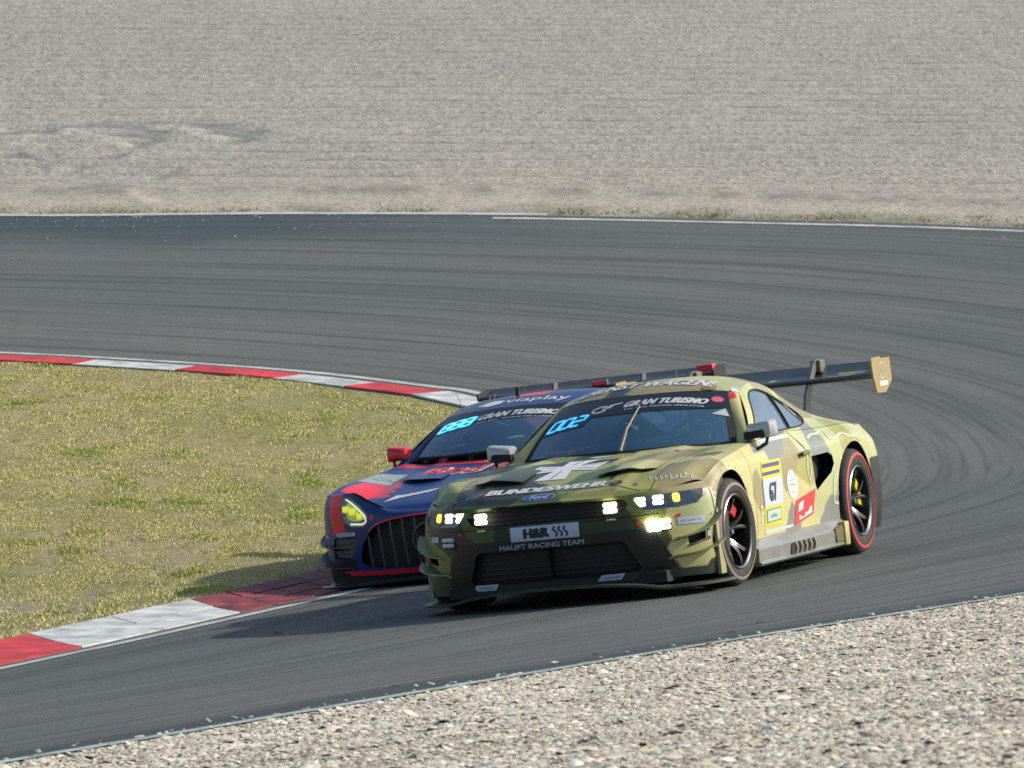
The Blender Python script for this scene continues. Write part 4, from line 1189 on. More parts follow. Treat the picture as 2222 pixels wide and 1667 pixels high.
def camo(V):
    S = np.array([.75, 1.0, 1.15])
    out = np.zeros((len(V), 3))
    skew = V.copy(); skew[:, 2] += .35 * V[:, 1]; skew[:, 0] += .3 * V[:, 2]; sk = seeds.copy(); sk[:, 2] += .35 * seeds[:, 1]; sk[:, 0] += .3 * seeds[:, 2]
    skf = sk.astype(np.float32)
    def near_seed(Q, K):
        t = np.abs(Q[:, None, 0] - K[..., 0]) * S[0]; m = t.copy()
        for a in (1, 2):
            u = np.abs(Q[:, None, a] - K[..., a]) * np.float32(S[a]); np.maximum(m, u, out=m); t += u
        return m * np.float32(.75) + t * np.float32(.25)
    S = S.astype(np.float32); J = np.random.default_rng(2).normal(0, .006, (6, 3)).astype(np.float32)
    for i in range(0, len(V), 15000):
        Q = skew[i:i + 15000].astype(np.float32)
        dd = near_seed(Q, skf[None]); c4 = np.argpartition(dd, 4, axis=1)[:, :4]; d4 = np.take_along_axis(dd, c4, 1)
        out[i:i + 15000] = scol[c4[np.arange(len(Q)), d4.argmin(1)]]
        p2 = np.sort(d4, 1)[:, :2]; e = np.where(p2[:, 1] - p2[:, 0] < .022)[0]
        if len(e): out[i + e] = np.mean([scol[c4[e, near_seed(Q[e] + j, skf[c4[e]]).argmin(1)]] for j in J], 0)
    out[(V[:, 0] < -1.72) & (V[:, 2] < .62)] = (.010, .010, .011)
    fr = (V[:, 0] > 1.9) & (V[:, 2] < .45)
    if fr.any():
        sd, _ = poly_sd(V[fr][:, 1:], LOWER_TRAP); idx = np.where(fr)[0][sd < 0]; out[idx] = srgb(34, 34, 25)
    out[(V[:, 0] > 1.6) & (V[:, 2] < .165)] = srgb(52, 58, 50)
    return out
camo_mat = mat('camo_wrap', attr='Col', rough=.46, coat=.16, spec=.4, noise=(9, .06))
def choose(c):
    lab = []
    for x, y, z in c:
        s = 'l' if y > 0 else 'r'
        if x > 1.70: lab.append('front_bumper')
        elif x > .86: lab.append('front_fender|' + s)
        elif x > (-.42 - .9 * (.89 - z) if z > .4 else -.862) and z > .235: lab.append('door|' + s)
        elif x > -.9 and z <= .235: lab.append('sill|' + s)
        elif x > -1.9: lab.append('rear_quarter|' + s)
        else: lab.append('rear_bumper')
    return lab
def choose_h(c): return ['hood' if (abs(y) < .66 and x < 2.13) else ('front_bumper' if x > 2.0 and abs(y) < .66 else 'front_fender|' + ('l' if y > 0 else 'r')) for x, y, z in c]
HOUSING = [(.555, .632), (.74, .640), (.86, .645), (.922, .648), (.925, .60), (.90, .562), (.80, .548), (.62, .552)]
MOUTH = [(-.05, .372), (.47, .372), (.50, .360), (.57, .20), (.55, .18), (-.05, .18)]
BP = dict(xs=1.70, xe=-1.92, nf=[(0, 1), (.15, .997), (.30, .983), (.455, .935), (.62, .79), (.76, .60), (.86, .42), (.93, .26), (.975, .12), (1, 0)], rows=104, axf=1.36, axr=-1.36, rf=.34, rr=.355, archf=.392, archr=.405, choose=choose, choose_h=choose_h, cowl=(.66, .40), nose_round=.10, rings=[
    dict(xn=2.10, zf=.12, xr=-2.28, y=[(1.7, .955), (1.36, .96), (.95, .955), (.4, .93), (-.9, .95), (-1.36, .97), (-1.92, .93)], z=[(1.7, .11), (-1.92, .14)]),
    dict(xn=2.14, zf=.25, xr=-2.32, y=[(1.7, .972), (1.5, .978), (1.36, .985), (.95, .965), (.45, .925), (0, .915), (-.6, .925), (-1.0, .97), (-1.36, .995), (-1.7, .985), (-1.92, .95)], z=[(1.7, .25), (-1.92, .28)]),
    dict(xn=2.165, zf=.42, xr=-2.36, y=[(1.7, .978), (1.5, .986), (1.36, .995), (.95, .975), (.45, .925), (0, .91), (-.6, .925), (-1.0, .975), (-1.36, 1.0), (-1.7, .99), (-1.92, .955)], z=[(1.7, .42), (-1.92, .45)]),
    dict(xn=2.175, zf=.555, xr=-2.36, y=[(1.7, .972), (1.5, .98), (1.36, .995), (.95, .97), (.45, .918), (0, .905), (-.6, .922), (-1.0, .972), (-1.36, 1.0), (-1.7, .985), (-1.92, .95)], z=[(1.7, .56), (.5, .56), (-1.92, .60)]),
    dict(xn=2.168, zf=.625, xr=-2.36, y=[(1.7, .955), (1.5, .972), (1.36, .98), (.95, .952), (.45, .905), (0, .892), (-.6, .91), (-1.0, .96), (-1.36, .99), (-1.7, .97), (-1.92, .93)], z=[(1.7, .635), (1.5, .70), (1.36, .745), (.95, .735), (0, .72), (-.6, .73), (-1.0, .76), (-1.36, .79), (-1.92, .72)]),
    dict(xn=2.195, zf=[(0, .658), (.5, .655), (.8, .672), (1, .69)], xr=-2.33, y=[(1.7, .905), (1.5, .935), (1.36, .94), (.95, .90), (.45, .85), (0, .825), (-.4, .825), (-.8, .85), (-1.1, .885), (-1.36, .905), (-1.7, .88), (-1.92, .84)],
         z=[(1.7, .69), (1.5, .775), (1.36, .803), (.95, .832), (.45, .862), (0, .878), (-.4, .89), (-.8, .880), (-1.1, .878), (-1.36, .880), (-1.7, .868), (-1.92, .848)])],
    front_cuts=[[(-.05, .648), (.30, .640), (.50, .632), (.54, .60), (.50, .548), (.44, .532), (-.05, .53)], HOUSING, MOUTH, [(.835, .365), (.925, .392), (.925, .335), (.835, .305)]],
    side_cuts=[[(-.62, .705), (-.88, .715), (-.945, .69), (-.955, .63), (-.90, .58), (-.64, .475), (-.615, .52)]],
    z_c=[(2.19, .668), (2.08, .706), (1.95, .736), (1.8, .770), (1.65, .797), (1.4, .832), (1.2, .848), (1.0, .860), (.72, .876), (.4, .888), (-.2, .90)],
    b_h=[(2.15, 0.), (1.9, .006), (1.5, .012), (1.15, .014), (.8, .012), (.4, .0)],
    z_f=[(2.15, .672), (2.0, .715), (1.9, .748), (1.75, .785), (1.49, .822), (1.17, .836), (.8, .855), (.45, .872), (.2, .88)],
    A0=(.43, .835, .868), A1=(-.10, .625, 1.185), W0=(.385, .735, .866), W1=(-.03, .575, 1.187), wbx=.68, wbz=.014, wtx=.10, wtz=.043, strip=38,
    rail=[(-.28, .612, 1.222), (-.5, .603, 1.232), (-.8, .60, 1.185), (-1.1, .61, 1.095), (-1.45, .645, .978), (-1.75, .69, .905), (-1.98, .73, .868)],
    window=[(.29, .900), (.10, .995), (-.06, 1.095), (-.16, 1.15), (-.28, 1.182), (-.42, 1.184), (-.58, 1.158), (-.75, 1.10), (-.88, 1.035), (-.93, .985), (-.88, .935), (-.75, .912), (-.5, .905)], bpillar=-.52, bp_top=1.15,
    r_c=[(.10, 1.232), (-.05, 1.272), (-.3, 1.304), (-.6, 1.308), (-.9, 1.252), (-1.3, 1.112), (-1.7, .965), (-1.98, .90)])
D1 = coupe(M1, BP, camo, camo_mat)
gi = D1['grille']; gb = D1['bvh_in']; fb1 = D1['bvh_full']
for z in list(np.arange(.20, .37, .032)) + list(np.arange(.545, .64, .024)):
    hw = .55 if z < .5 else .48
    pts = [(gb.ray_cast(Vector((3, y, z)), Vector((-1, 0, 0)))[0].x + .012, y, z) for y in np.linspace(-hw, hw, 27)]
    MB().tube(pts, .0045, 5).build('grille_slat', mesh_black, gi, True)
opening_wall(M1, [(.555, .632), (.74, .640), (.86, .652), (.905, .655), (.905, .60), (.88, .562), (.80, .548), (.62, .552)], fb1)
opening_wall(M1, [(0, .372)] + MOUTH[1:-1] + [(0, .18)], fb1, .06)
for s in (1, -1):
    MB().prism([(-.60, .70), (-.88, .72), (-.97, .69), (-.97, .61), (-.9, .56), (-.62, .45)], lambda p, q, k: (p, s * (.80 if k else .86), q)).build('side_intake', matte_black, M1)
# wiper
def on_ws(WS, u, v):
    a = WS[int(u * 80), int(v * 59)]; return Vector(a) + Vector((.010, 0, .012))
wpo = MB().tube([on_ws(D1['WS'], .525, .0), on_ws(D1['WS'], .535, .35), on_ws(D1['WS'], .555, .76)], [.011, .009, .006], 6).build('wiper', mat('wiper_arm', (.17, .155, .12), .5), M1, True)
MB().tube([on_ws(D1['WS'], .528, .28), on_ws(D1['WS'], .562, .82)], .006, 6).build('wiper_blade', matte_black, wpo, True)
# lamps
for s in (1, -1):
    hl = bpy.data.objects.new('headlight', None); C.objects.link(hl); hl.parent = M1
    for yl_, zl_ in ((.605, .605), (.705, .608)):
        for dz in (-.016, .016): lamp(hl, fb1, 'lamp', s * yl_, zl_ + dz, .070, .027, lamp_white, -.018, dz < 0)
    lamp(hl, fb1, 'marker_lamp', s * .80, .612, .050, .058, lamp_amber, -.018)
    for dz in (.606, .570): lamp(hl, fb1, 'daytime_lamp', s * .43, dz, .085, .030, lamp_white, .0, False)
    lamp(hl, fb1, 'daytime_strip', s * .43, .513, .060, .010, lamp_day, .001, False)
    V = []
    for y, z in HOUSING:
        h = fb1.ray_cast(Vector((3, y, z)), Vector((-1, 0, 0)))[0]; V.append(((h.x if h else 1.8) + .002, s * y, z))
    MB().add(V, [(0, 1, 6, 7), (1, 2, 5, 6), (2, 3, 4, 5)]).build('lens', lens_glass, hl)
    fg_ = bpy.data.objects.new('fog_lamp', None); C.objects.link(fg_); fg_.parent = M1
    for dz in (-.017, .017): lamp(fg_, fb1, 'lamp', s * .705, .452 + dz, .12, .029, lamp_day if s < 0 else lamp_white, .004, dz < 0)
    if s > 0: lamp(fg_, fb1, 'bulb', s * .665, .452, .095, .072, lamp_hot, .02, False)  # glowing block larger than a bulb, imitating the glare of the lit lamp
splitter(M1, 2.25, 1.58, 1.02, 2.5, .125, .068, mat('splitter_paint', srgb(70, 78, 68), .45, coat=.2, noise=(5, .2)))
canards(M1, fb1, ((.345, .485, .075), (.235, .315, .085)), mat('canard_paint', srgb(128, 132, 96), .4, coat=.2), 1.97, 1.70)
for s in (1, -1):
    MB().prism([(1.72, .10), (1.62, .10), (1.635, .46), (1.69, .52), (1.74, .45)], lambda p, q, k: (p, s * (.955 + (.022 if k else 0)), q)).build('corner_fin', mat('corner_paint', srgb(150, 148, 108), .4, coat=.2), M1)
# hood extractor flaps
hb = bvh_of([o for o in D1['top']])
def hood_z(x, y):
    h = hb.ray_cast(Vector((x, y, 2)), Vector((0, 0, -1)))[0]; return h.z if h else .85
for s in (1, -1):
    n, m_ = 22, 26; Vt = np.zeros((n, m_, 3))
    for i in range(n):
        fy_ = i / (n - 1); y = .25 + .36 * fy_
        xf = 1.80 + .04 * math.sin(math.pi * fy_) - .10 * fy_
        rise = .030 * math.sin(math.pi * np.clip(.08 + .84 * fy_, 0, 1)) ** .6
        for j in range(m_):
            fx_ = j / (m_ - 1); x = xf - .55 * fx_
            Vt[i, j] = (x, s * y, hood_z(x, s * y) + rise * (1 - fx_) ** 1.5 + .0015)
    v = Vt.reshape(-1, 3); f = gridF(n, m_, s > 0)
    fl = obj('hood_vent', new_mesh('hood_vent', v, f, True), camo_mat, M1, camo(v))
    V = []; F = []
    for i in range(n):
        p = Vt[i, 0]; V += [(p[0] - .006, p[1], p[2] - .004), (p[0] - .03, p[1], hood_z(p[0] - .03, p[1]) + .001)]
    for i in range(n - 1): F.append((2 * i, 2 * i + 2, 2 * i + 3, 2 * i + 1))
    MB().add(V, F).build('vent_opening', matte_black, fl)
# wheels
red_cal = mat('caliper_red', srgb(190, 30, 36), .35, coat=.4); yel_cal = mat('caliper_yellow', srgb(205, 196, 20), .35, coat=.3)
ring_red = mat('tyre_ring_red', srgb(186, 60, 62), .7); ring_grey = mat('tyre_ring_grey', srgb(128, 112, 108), .7)
for s in (1, -1):
    wheel(M1, 1.36, .34, 1.0, .34, .30, s, red_cal, ring_grey if s > 0 else ring_red, math.radians(-3.5), cal_ang=104 if s > 0 else 76)
    wheel(M1, -1.36, .355, 1.005, .355, .31, s, yel_cal, ring_red, 0., cal_ang=160 if s > 0 else 20)
    arch_liner(M1, 1.36, .34, .392, .60, .955, s); arch_liner(M1, -1.36, .355, .405, .60, .965, s)
# side skirts
skirt_mat = mat('skirt_grey', srgb(122, 124, 118), .35, coat=.3, noise=(5, .12))
for s, sko in zip((1, -1), skirt(M1, BP['rings'][1]['y'], .97, -.97, skirt_mat)):
    for k in range(5):
        xx = .26 - .105 * k
        MB().prism([(xx + .045, .118), (xx + .025, .182), (xx - .04, .188), (xx - .025, .112)], lambda p, q, kk: (p, s * (.985 if kk else 1.004), q)).build('exhaust_louvre', matte_black, sko)
        MB().tube([(xx - .042, s * 1.003, .115), (xx - .05, s * 1.012, .15), (xx - .048, s * 1.003, .186)], .011, 6).build('louvre_blade', mat('blade_tan', srgb(150, 140, 104), .4), sko, True)
    MB().prism([(-.73, .115), (-.71, .205), (-.85, .225), (-.90, .205), (-.90, .12)], lambda p, q, kk: (p, s * (.985 if kk else 1.003), q)).build('skirt_duct', mat('duct_brown', srgb(92, 84, 44), .5), sko)
    MB().box((-.94, s * .975, .165), (.10, .085, .16), None, .012).build('skirt_end', mat('skirt_tan', srgb(176, 164, 104), .4, coat=.2), sko, True)
for s in (1, -1):
    mr = mirror(M1, (.36, s * .895, .935), s, silver, .76, (.06, -.10, -.10))
    MB().prism([(-.122, -.052), (-.120, -.004), (.045, .004), (.06, -.01), (.06, -.048)], lambda p, q, k: (.36 + (.084 if k else .02), s * (.895 + p * .76), .935 + q)).build('mirror_underside', matte_black, mr)
# rear wing
wg, wpl = wing(M1, [(-2.19, 1.165), (-2.205, 1.150), (-2.30, 1.142), (-2.45, 1.170), (-2.56, 1.225), (-2.575, 1.262), (-2.56, 1.258), (-2.45, 1.205), (-2.32, 1.182), (-2.21, 1.180)], .92, mat('wing_carbon', (.02, .023, .022), .4, coat=.3))
end_tan = mat('endplate_tan', srgb(158, 136, 94), .4, coat=.2); pyl = mat('pylon_grey', srgb(98, 100, 96), .45, coat=.2)
ends = []
for s in (1, -1):
    ends.append(MB().prism([(-2.17, 1.285), (-2.38, 1.292), (-2.40, 1.28), (-2.62, 1.277), (-2.63, 1.12), (-2.46, 1.04), (-2.25, 1.045), (-2.19, 1.16)], lambda p, q, k: (p, s * (.92 + (.014 if k else 0)), q)).build('wing_endplate', end_tan, wg))
    MB().prism([(-2.05, .90), (-2.13, 1.08), (-2.36, 1.275), (-2.42, 1.31), (-2.58, 1.31), (-2.58, 1.20), (-2.50, 1.20), (-2.49, 1.265), (-2.44, 1.262), (-2.24, 1.06), (-2.18, .90)], lambda p, q, k: (p, s * .45 + (.009 if k else -.009), q)).build('wing_pylon', pyl, wg)
    MB().box((-2.50, s * .45, 1.262), (.12, .075, .085), None, .006).build('pylon_clamp', mat('clamp_grey', srgb(96, 98, 84), .5), wg)
MB().tube([(-.55, .06, 1.295), (-.60, .06, 1.62)], [.0022, .0012], 6).build('antenna', pyl, M1)
# ------------------------------------------------------------------ blue coupe behind it
def rotv(r):
    r = Vector(r); return Matrix.Rotation(r.length, 3, r.normalized()) if r.length > 1e-9 else Matrix.Identity(3)
mm = (rotv((.008, .022, 0)) @ rotv((0, 0, .022))).to_4x4(); mm.translation = Vector((-4.5, -2.501, -.014))
M2 = empty('race_car', car_mw @ mm)
tag(M2, 'dark blue race coupe with red mirrors, partly hidden behind the camouflaged car', 'race car', 'race cars in the hairpin')
BLUE = np.array(srgb(18, 50, 106)); RED = np.array(srgb(214, 30, 52)); NAVY = np.array(srgb(22, 28, 52)); PALE = np.array(srgb(150, 160, 158))
def livery(V):
    out = np.tile(BLUE, (len(V), 1)); x, y, z = V.T; a = np.abs(y)
    out[(z < .30) & (x > 1.5) & (a > .60)] = NAVY; out[(z < .20) & (x > 1.5)] = (.012, .013, .015)
    # red flash behind the lamp, running up the fender
    fl = (x > 1.86) & (z < .76) & (z > .48) & (a > .66) & (a < .77 + .9 * np.clip(.03 - (z - .63) ** 2, -.1, .03))
    out[fl] = RED
    patch_ = (z > .70) & (x < 1.92) & (x > 1.38) & (a > .42 + .025 * np.sin(x * 47)) & (a < .74); out[patch_] = RED
    pale = (z > .7) & (x < 1.36) & (x > .95) & (a > .55) & (a < .82); out[pale] = PALE
    tail = (z > .7) & (x < .75) & (x > .45) & (a > .1); out[tail & (np.sin(x * 20 + a * 4) > .1)] = RED
    out[(z > 1.205) & (x < -.35) & (x > -.75) & (a < .12)] = RED
    out[(x < -1.6) & (z < .6)] = NAVY
    return out
blue_paint = mat('blue_wrap', attr='Col', rough=.42, coat=.14, spec=.35, noise=(9, .06))
def choose2(c):
    lab = []
    for x, y, z in c:
        s = 'l' if y > 0 else 'r'
        if x > 1.66: lab.append('front_bumper')
        elif x > .80: lab.append('front_fender|' + s)
        elif x > -.70 and z > .235: lab.append('door|' + s)
        elif x > -.9 and z <= .235: lab.append('sill|' + s)
        elif x > -1.85: lab.append('rear_quarter|' + s)
        else: lab.append('rear_bumper')
    return lab
def choose_h2(c): return ['hood' if (abs(y) < .62 and x < 2.12) else ('front_bumper' if x > 2.0 and abs(y) < .62 else 'front_fender|' + ('l' if y > 0 else 'r')) for x, y, z in c]
LAMP2 = [(.60, .752), (.645, .745), (.68, .70), (.685, .62), (.655, .555), (.60, .527), (.50, .525), (.465, .545), (.452, .60), (.50, .665)]
GRILLE2 = [(-.05, .575), (.16, .568), (.29, .553), (.39, .525), (.46, .475), (.52, .40), (.55, .32), (.552, .27), (.50, .235), (.34, .215), (-.05, .205)]
BP2 = dict(xs=1.66, xe=-1.88, nf=2.45, rows=80, axf=1.315, axr=-1.315, rf=.34, rr=.355, archf=.39, archr=.40, choose=choose2, choose_h=choose_h2, cowl=(.60, .36), nose_round=.12, insert=.07, rings=[
    dict(xn=2.17, zf=.13, xr=-2.2, y=[(1.66, .92), (1.315, .95), (.4, .93), (-.9, .95), (-1.3, .97), (-1.88, .93)], z=[(1.66, .11), (-1.88, .14)]),
    dict(xn=2.20, zf=.24, xr=-2.25, y=[(1.66, .94), (1.315, .98), (.9, .96), (.4, .92), (0, .91), (-.6, .925), (-1.3, .99), (-1.88, .94)], z=[(1.66, .25), (-1.88, .28)]),
    dict(xn=2.235, zf=.40, xr=-2.3, y=[(1.66, .94), (1.315, .99), (.9, .965), (.4, .92), (0, .905), (-.6, .925), (-1.3, 1.0), (-1.88, .94)], z=[(1.66, .42), (-1.88, .45)]),
    dict(xn=2.25, zf=[(0, .52), (.5, .53), (.75, .56), (1, .56)], xr=-2.3, y=[(1.66, .935), (1.315, .985), (.9, .955), (.4, .91), (0, .90), (-.6, .92), (-1.3, .995), (-1.88, .935)], z=[(1.66, .56), (-1.88, .60)]),
    dict(xn=2.24, zf=[(0, .577), (.4, .60), (.7, .67), (1, .66)], xr=-2.3, y=[(1.66, .925), (1.315, .965), (.9, .935), (.4, .895), (0, .885), (-.6, .91), (-1.3, .98), (-1.88, .92)], z=[(1.66, .66), (1.315, .735), (.9, .72), (0, .71), (-1.3, .77), (-1.88, .71)]),
    dict(xn=2.215, zf=[(0, .598), (.3, .615), (.5, .69), (.68, .765), (1, .745)], xr=-2.28, y=[(1.66, .895), (1.315, .93), (.9, .895), (.4, .85), (0, .82), (-.5, .82), (-.9, .86), (-1.3, .90), (-1.88, .84)],
         z=[(1.66, .745), (1.315, .775), (.9, .80), (.4, .838), (0, .86), (-.5, .868), (-.9, .88), (-1.3, .88), (-1.88, .83)])],
    front_cuts=[GRILLE2, LAMP2, [(.565, .452), (.78, .45), (.80, .31), (.65, .305), (.61, .33)]],
    z_c=[(2.22, .60), (2.1, .648), (1.9, .692), (1.6, .735), (1.2, .785), (.8, .822), (.5, .848), (.2, .86), (-.2, .87)],
    b_h=[(2.2, 0.), (1.9, .004), (1.5, .014), (1.1, .016), (.7, .006), (.4, 0)],
    z_f=[(2.2, .76), (2.05, .785), (1.9, .80), (1.6, .808), (1.2, .815), (.8, .838), (.3, .865)],
    A0=(.40, .815, .842), A1=(-.20, .60, 1.142), W0=(.355, .725, .866), W1=(-.12, .55, 1.146), wbx=.62, wbz=.012, wtx=.05, wtz=.035, strip=42,
    rail=[(-.42, .588, 1.182), (-.7, .58, 1.198), (-1.0, .58, 1.165), (-1.4, .60, 1.06), (-1.75, .65, .945), (-1.92, .69, .88)],
    window=[(.25, .875), (.05, .98), (-.12, 1.075), (-.25, 1.125), (-.42, 1.15), (-.62, 1.15), (-.85, 1.11), (-1.05, 1.03), (-1.12, .96), (-1.05, .915), (-.8, .89), (-.4, .88)], bpillar=-.62, bp_top=1.12,
    r_c=[(.05, 1.178), (-.15, 1.21), (-.4, 1.238), (-.7, 1.242), (-1.0, 1.21), (-1.4, 1.09), (-1.75, .965), (-1.92, .90)])
D2 = coupe(M2, BP2, livery, blue_paint)
fb2 = D2['bvh_full']; gb2 = D2['bvh_in']
opening_wall(M2, [(0, .575)] + GRILLE2[1:-1] + [(0, .205)], fb2, .07); opening_wall(M2, LAMP2, fb2, .05); opening_wall(M2, [(.565, .452), (.78, .45), (.80, .31), (.65, .305), (.61, .33)], fb2, .04)
slat_mat = mat('grille_chrome_dark', (.11, .115, .12), .4, metal=.3)
for k in range(-5, 6):
    y = k * .094
    top_z = np.interp(abs(y), [0, .16, .29, .39, .46, .52], [.575, .568, .553, .525, .475, .40]); pts = []
    for z in np.linspace(.225, top_z, 10):
        h = fb2.ray_cast(Vector((3, y, z)), Vector((-1, 0, 0)))[0]; pts.append((h.x - .016, y, z))
    MB().tube(pts, .0085, 6).build('grille_bar', slat_mat, D2['grille'], True)
star = MB()
hx = fb2.ray_cast(Vector((3, 0, .40)), Vector((-1, 0, 0)))[0].x
star.tube([(hx + .0, .115 * math.cos(a), .40 + .115 * math.sin(a)) for a in np.linspace(0, 2 * math.pi, 33)], .010, 6, False)
for k in range(3):
    a = math.pi / 2 + k * 2 * math.pi / 3; star.tube([(hx, 0, .40), (hx, .112 * math.cos(a), .40 + .112 * math.sin(a))], [.016, .004], 6)
star.build('emblem', mat('emblem_dark', (.06, .06, .065), .3, metal=.8), D2['grille'], True)
red_trim = mat('red_trim', RED, .4, coat=.3)
# red piping round the grille and red lip
for s in (1, -1):
    pts = [(fb2.ray_cast(Vector((3, s * y, z)), Vector((-1, 0, 0)))[0].x + .004, s * y, z + .002) for y, z in [(0, .577), (.16, .570), (.29, .555), (.39, .528), (.455, .485)]]
    MB().tube(catmull(pts, 24), .006, 6).build('grille_trim', red_trim, M2, True)
splitter(M2, 2.225, 1.75, .86, 2.4, .20, .215, red_trim, 1.9); splitter(M2, 2.215, 1.75, .85, 2.4, .184, .199, red_trim, 1.9)
splitter(M2, 2.35, 1.56, 1.02, 2.7, .140, .115, mat('splitter_dark', srgb(44, 52, 54), .45, coat=.2)); splitter(M2, 2.31, 1.56, 1.0, 2.7, .123, .098, carbon)
canards(M2, fb2, ((.22, .33, .07), (.37, .46, .05)), mat('canard_dark', srgb(30, 36, 52), .4, coat=.2), 2.1, 1.68)
duct_mat = mat('side_duct_mesh', srgb(84, 86, 80), .6, bump=(90, .6, .01))
for s in (1, -1):
    V = []; poly = [(.57, .448), (.775, .446), (.795, .314), (.65, .309), (.615, .334)]; F = [tuple(range(5))]
    for y, z in poly:
        h = fb2.ray_cast(Vector((3, y, z)), Vector((-1, 0, 0)))[0]; V.append((h.x - .02, s * y, z))
    dm = MB().add(V, F).build('side_duct', duct_mat, M2)
    for q in (.345, .38, .415):
        MB().tube([(fb2.ray_cast(Vector((3, y, q)), Vector((-1, 0, 0)))[0].x - .012, s * y, q) for y in np.linspace(.61, .785, 6)], .006, 5).build('duct_slat', duct_mat, dm, True)
    hl = bpy.data.objects.new('headlight', None); C.objects.link(hl); hl.parent = M2
    cy, cz = .575, .635
    V = []; poly = LAMP2
    for y, z in poly:
        h = fb2.ray_cast(Vector((3, y, z)), Vector((-1, 0, 0)))[0]; V.append((h.x - .03, s * y, z))
    MB().add(V, [tuple(range(len(V)))]).build('reflector', mat('reflector_grey', (.10, .11, .10), .3, metal=.6), hl)
    def lpts(l, o=-.004): return [(fb2.ray_cast(Vector((3, y, z)), Vector((-1, 0, 0)))[0].x + o, s * y, z) for y, z in l]
    MB().tube(lpts([(.63, .725), (.585, .70), (.53, .655), (.475, .60), (.468, .56), (.50, .542), (.60, .548)]), .006, 8).build('daytime_strip', mat('strip_lit', (.7, .72, .6), .3, emit=(1, 1, .74), estr=.5), hl, True)
    yl = mat('lamp_yellow', (.6, .62, .05), .3, emit=(.80, .88, .05), estr=.45)
    for (y, z, r) in ((.635, .655, .030), (.575, .635, .034), (.515, .597, .030)):
        p = lpts([(y, z)], -.018)[0]
        MB().box(p, (.03, r * 2.0, r * 1.5), None, .010).build('lamp', yl, hl, True)
    gl = [(.575 + (y - .575) * .68, .63 + (z - .63) * .60) for y, z in poly]
    MB().add(lpts(gl, -.026), [tuple(range(len(gl)))]).build('lamp_bowl', mat('bowl_yellow', (.45, .46, .06), .35, emit=(.72, .78, .06), estr=.22), hl)
    V = lpts(poly, .001)
    MB().add(V, [tuple(range(len(V)))]).build('lens', lens_glass, hl)
for s in (1, -1):
    wheel(M2, 1.315, .34, .985, .34, .30, s, red_cal, ring_red, math.radians(-4), cal_ang=104 if s > 0 else 76)
    wheel(M2, -1.315, .355, .99, .355, .31, s, red_cal, ring_red, 0., cal_ang=160 if s > 0 else 20)
    arch_liner(M2, 1.315, .34, .39, .60, .945, s); arch_liner(M2, -1.315, .355, .40, .60, .955, s)
    mirror(M2, (.24, s * .865, .925), s, mat('mirror_red', srgb(196, 20, 34), .3, coat=.5), .68, (.06, -.08, -.10))
skirt(M2, BP2['rings'][1]['y'], .93, -.93, mat('skirt_dark', srgb(30, 34, 50), .4))
wg2, wpl2 = wing(M2, [(-1.98, 1.19), (-1.99, 1.178), (-2.08, 1.168), (-2.2, 1.185), (-2.29, 1.215), (-2.30, 1.245), (-2.285, 1.242), (-2.2, 1.208), (-2.09, 1.198), (-2.0, 1.2)], .95, mat('wing_black', (.014, .016, .014), .45, coat=.2))
for s in (1, -1):
    MB().prism([(-1.96, 1.225), (-2.16, 1.245), (-2.30, 1.25), (-2.30, 1.16), (-1.98, 1.17)], lambda p, q, k: (p, s * (.95 + (.014 if k else 0)), q)).build('wing_endplate', matte_black, wg2)
    MB().prism([(-1.85, .86), (-1.96, 1.1), (-2.06, 1.25), (-2.14, 1.25), (-2.14, 1.2), (-2.02, 1.05), (-1.95, .86)], lambda p, q, k: (p, s * .36 + (.009 if k else -.009), q)).build('wing_pylon', pyl, wg2)
MB().box((-2.10, .87, 1.238), (.10, .13, .058), None, .006).build('wing_badge', red_trim, wg2)
MB().box((-2.03, .02, 1.205), (.05, .11, .05), None, .004).build('wing_badge', red_trim, wg2)
MB().box((-2.02, .085, 1.20), (.04, .018, .075), None, .003).build('wing_strut', pyl, wg2)
for y in (-.82, -.86): MB().tube([(-1.96, y, 1.12), (-1.97, y, 1.22)], .006, 6).build('wing_strut', pyl, wg2)
D2w = on_ws(D2['WS'], .30, 0.0)
MB().tube([on_ws(D2['WS'], .04, .02) , on_ws(D2['WS'], .25, .015), on_ws(D2['WS'], .5, .02)], [.010, .010, .008], 6).build('wiper', matte_black, M2, True)
MB().tube([(-.45, -.12, 1.235), (-.47, -.12, 1.30)], [.020, .016], 8).build('roof_sensor', matte_black, M2, True)
MB().tube([(-.50, -.08, 1.238), (-.53, -.08, 1.60)], [.0022, .0012], 6).build('antenna', pyl, M2)
MB().tube([(-.55, -.60, 1.19), (-.60, -.66, 1.33)], [.003, .0015], 6).build('antenna', pyl, M2)
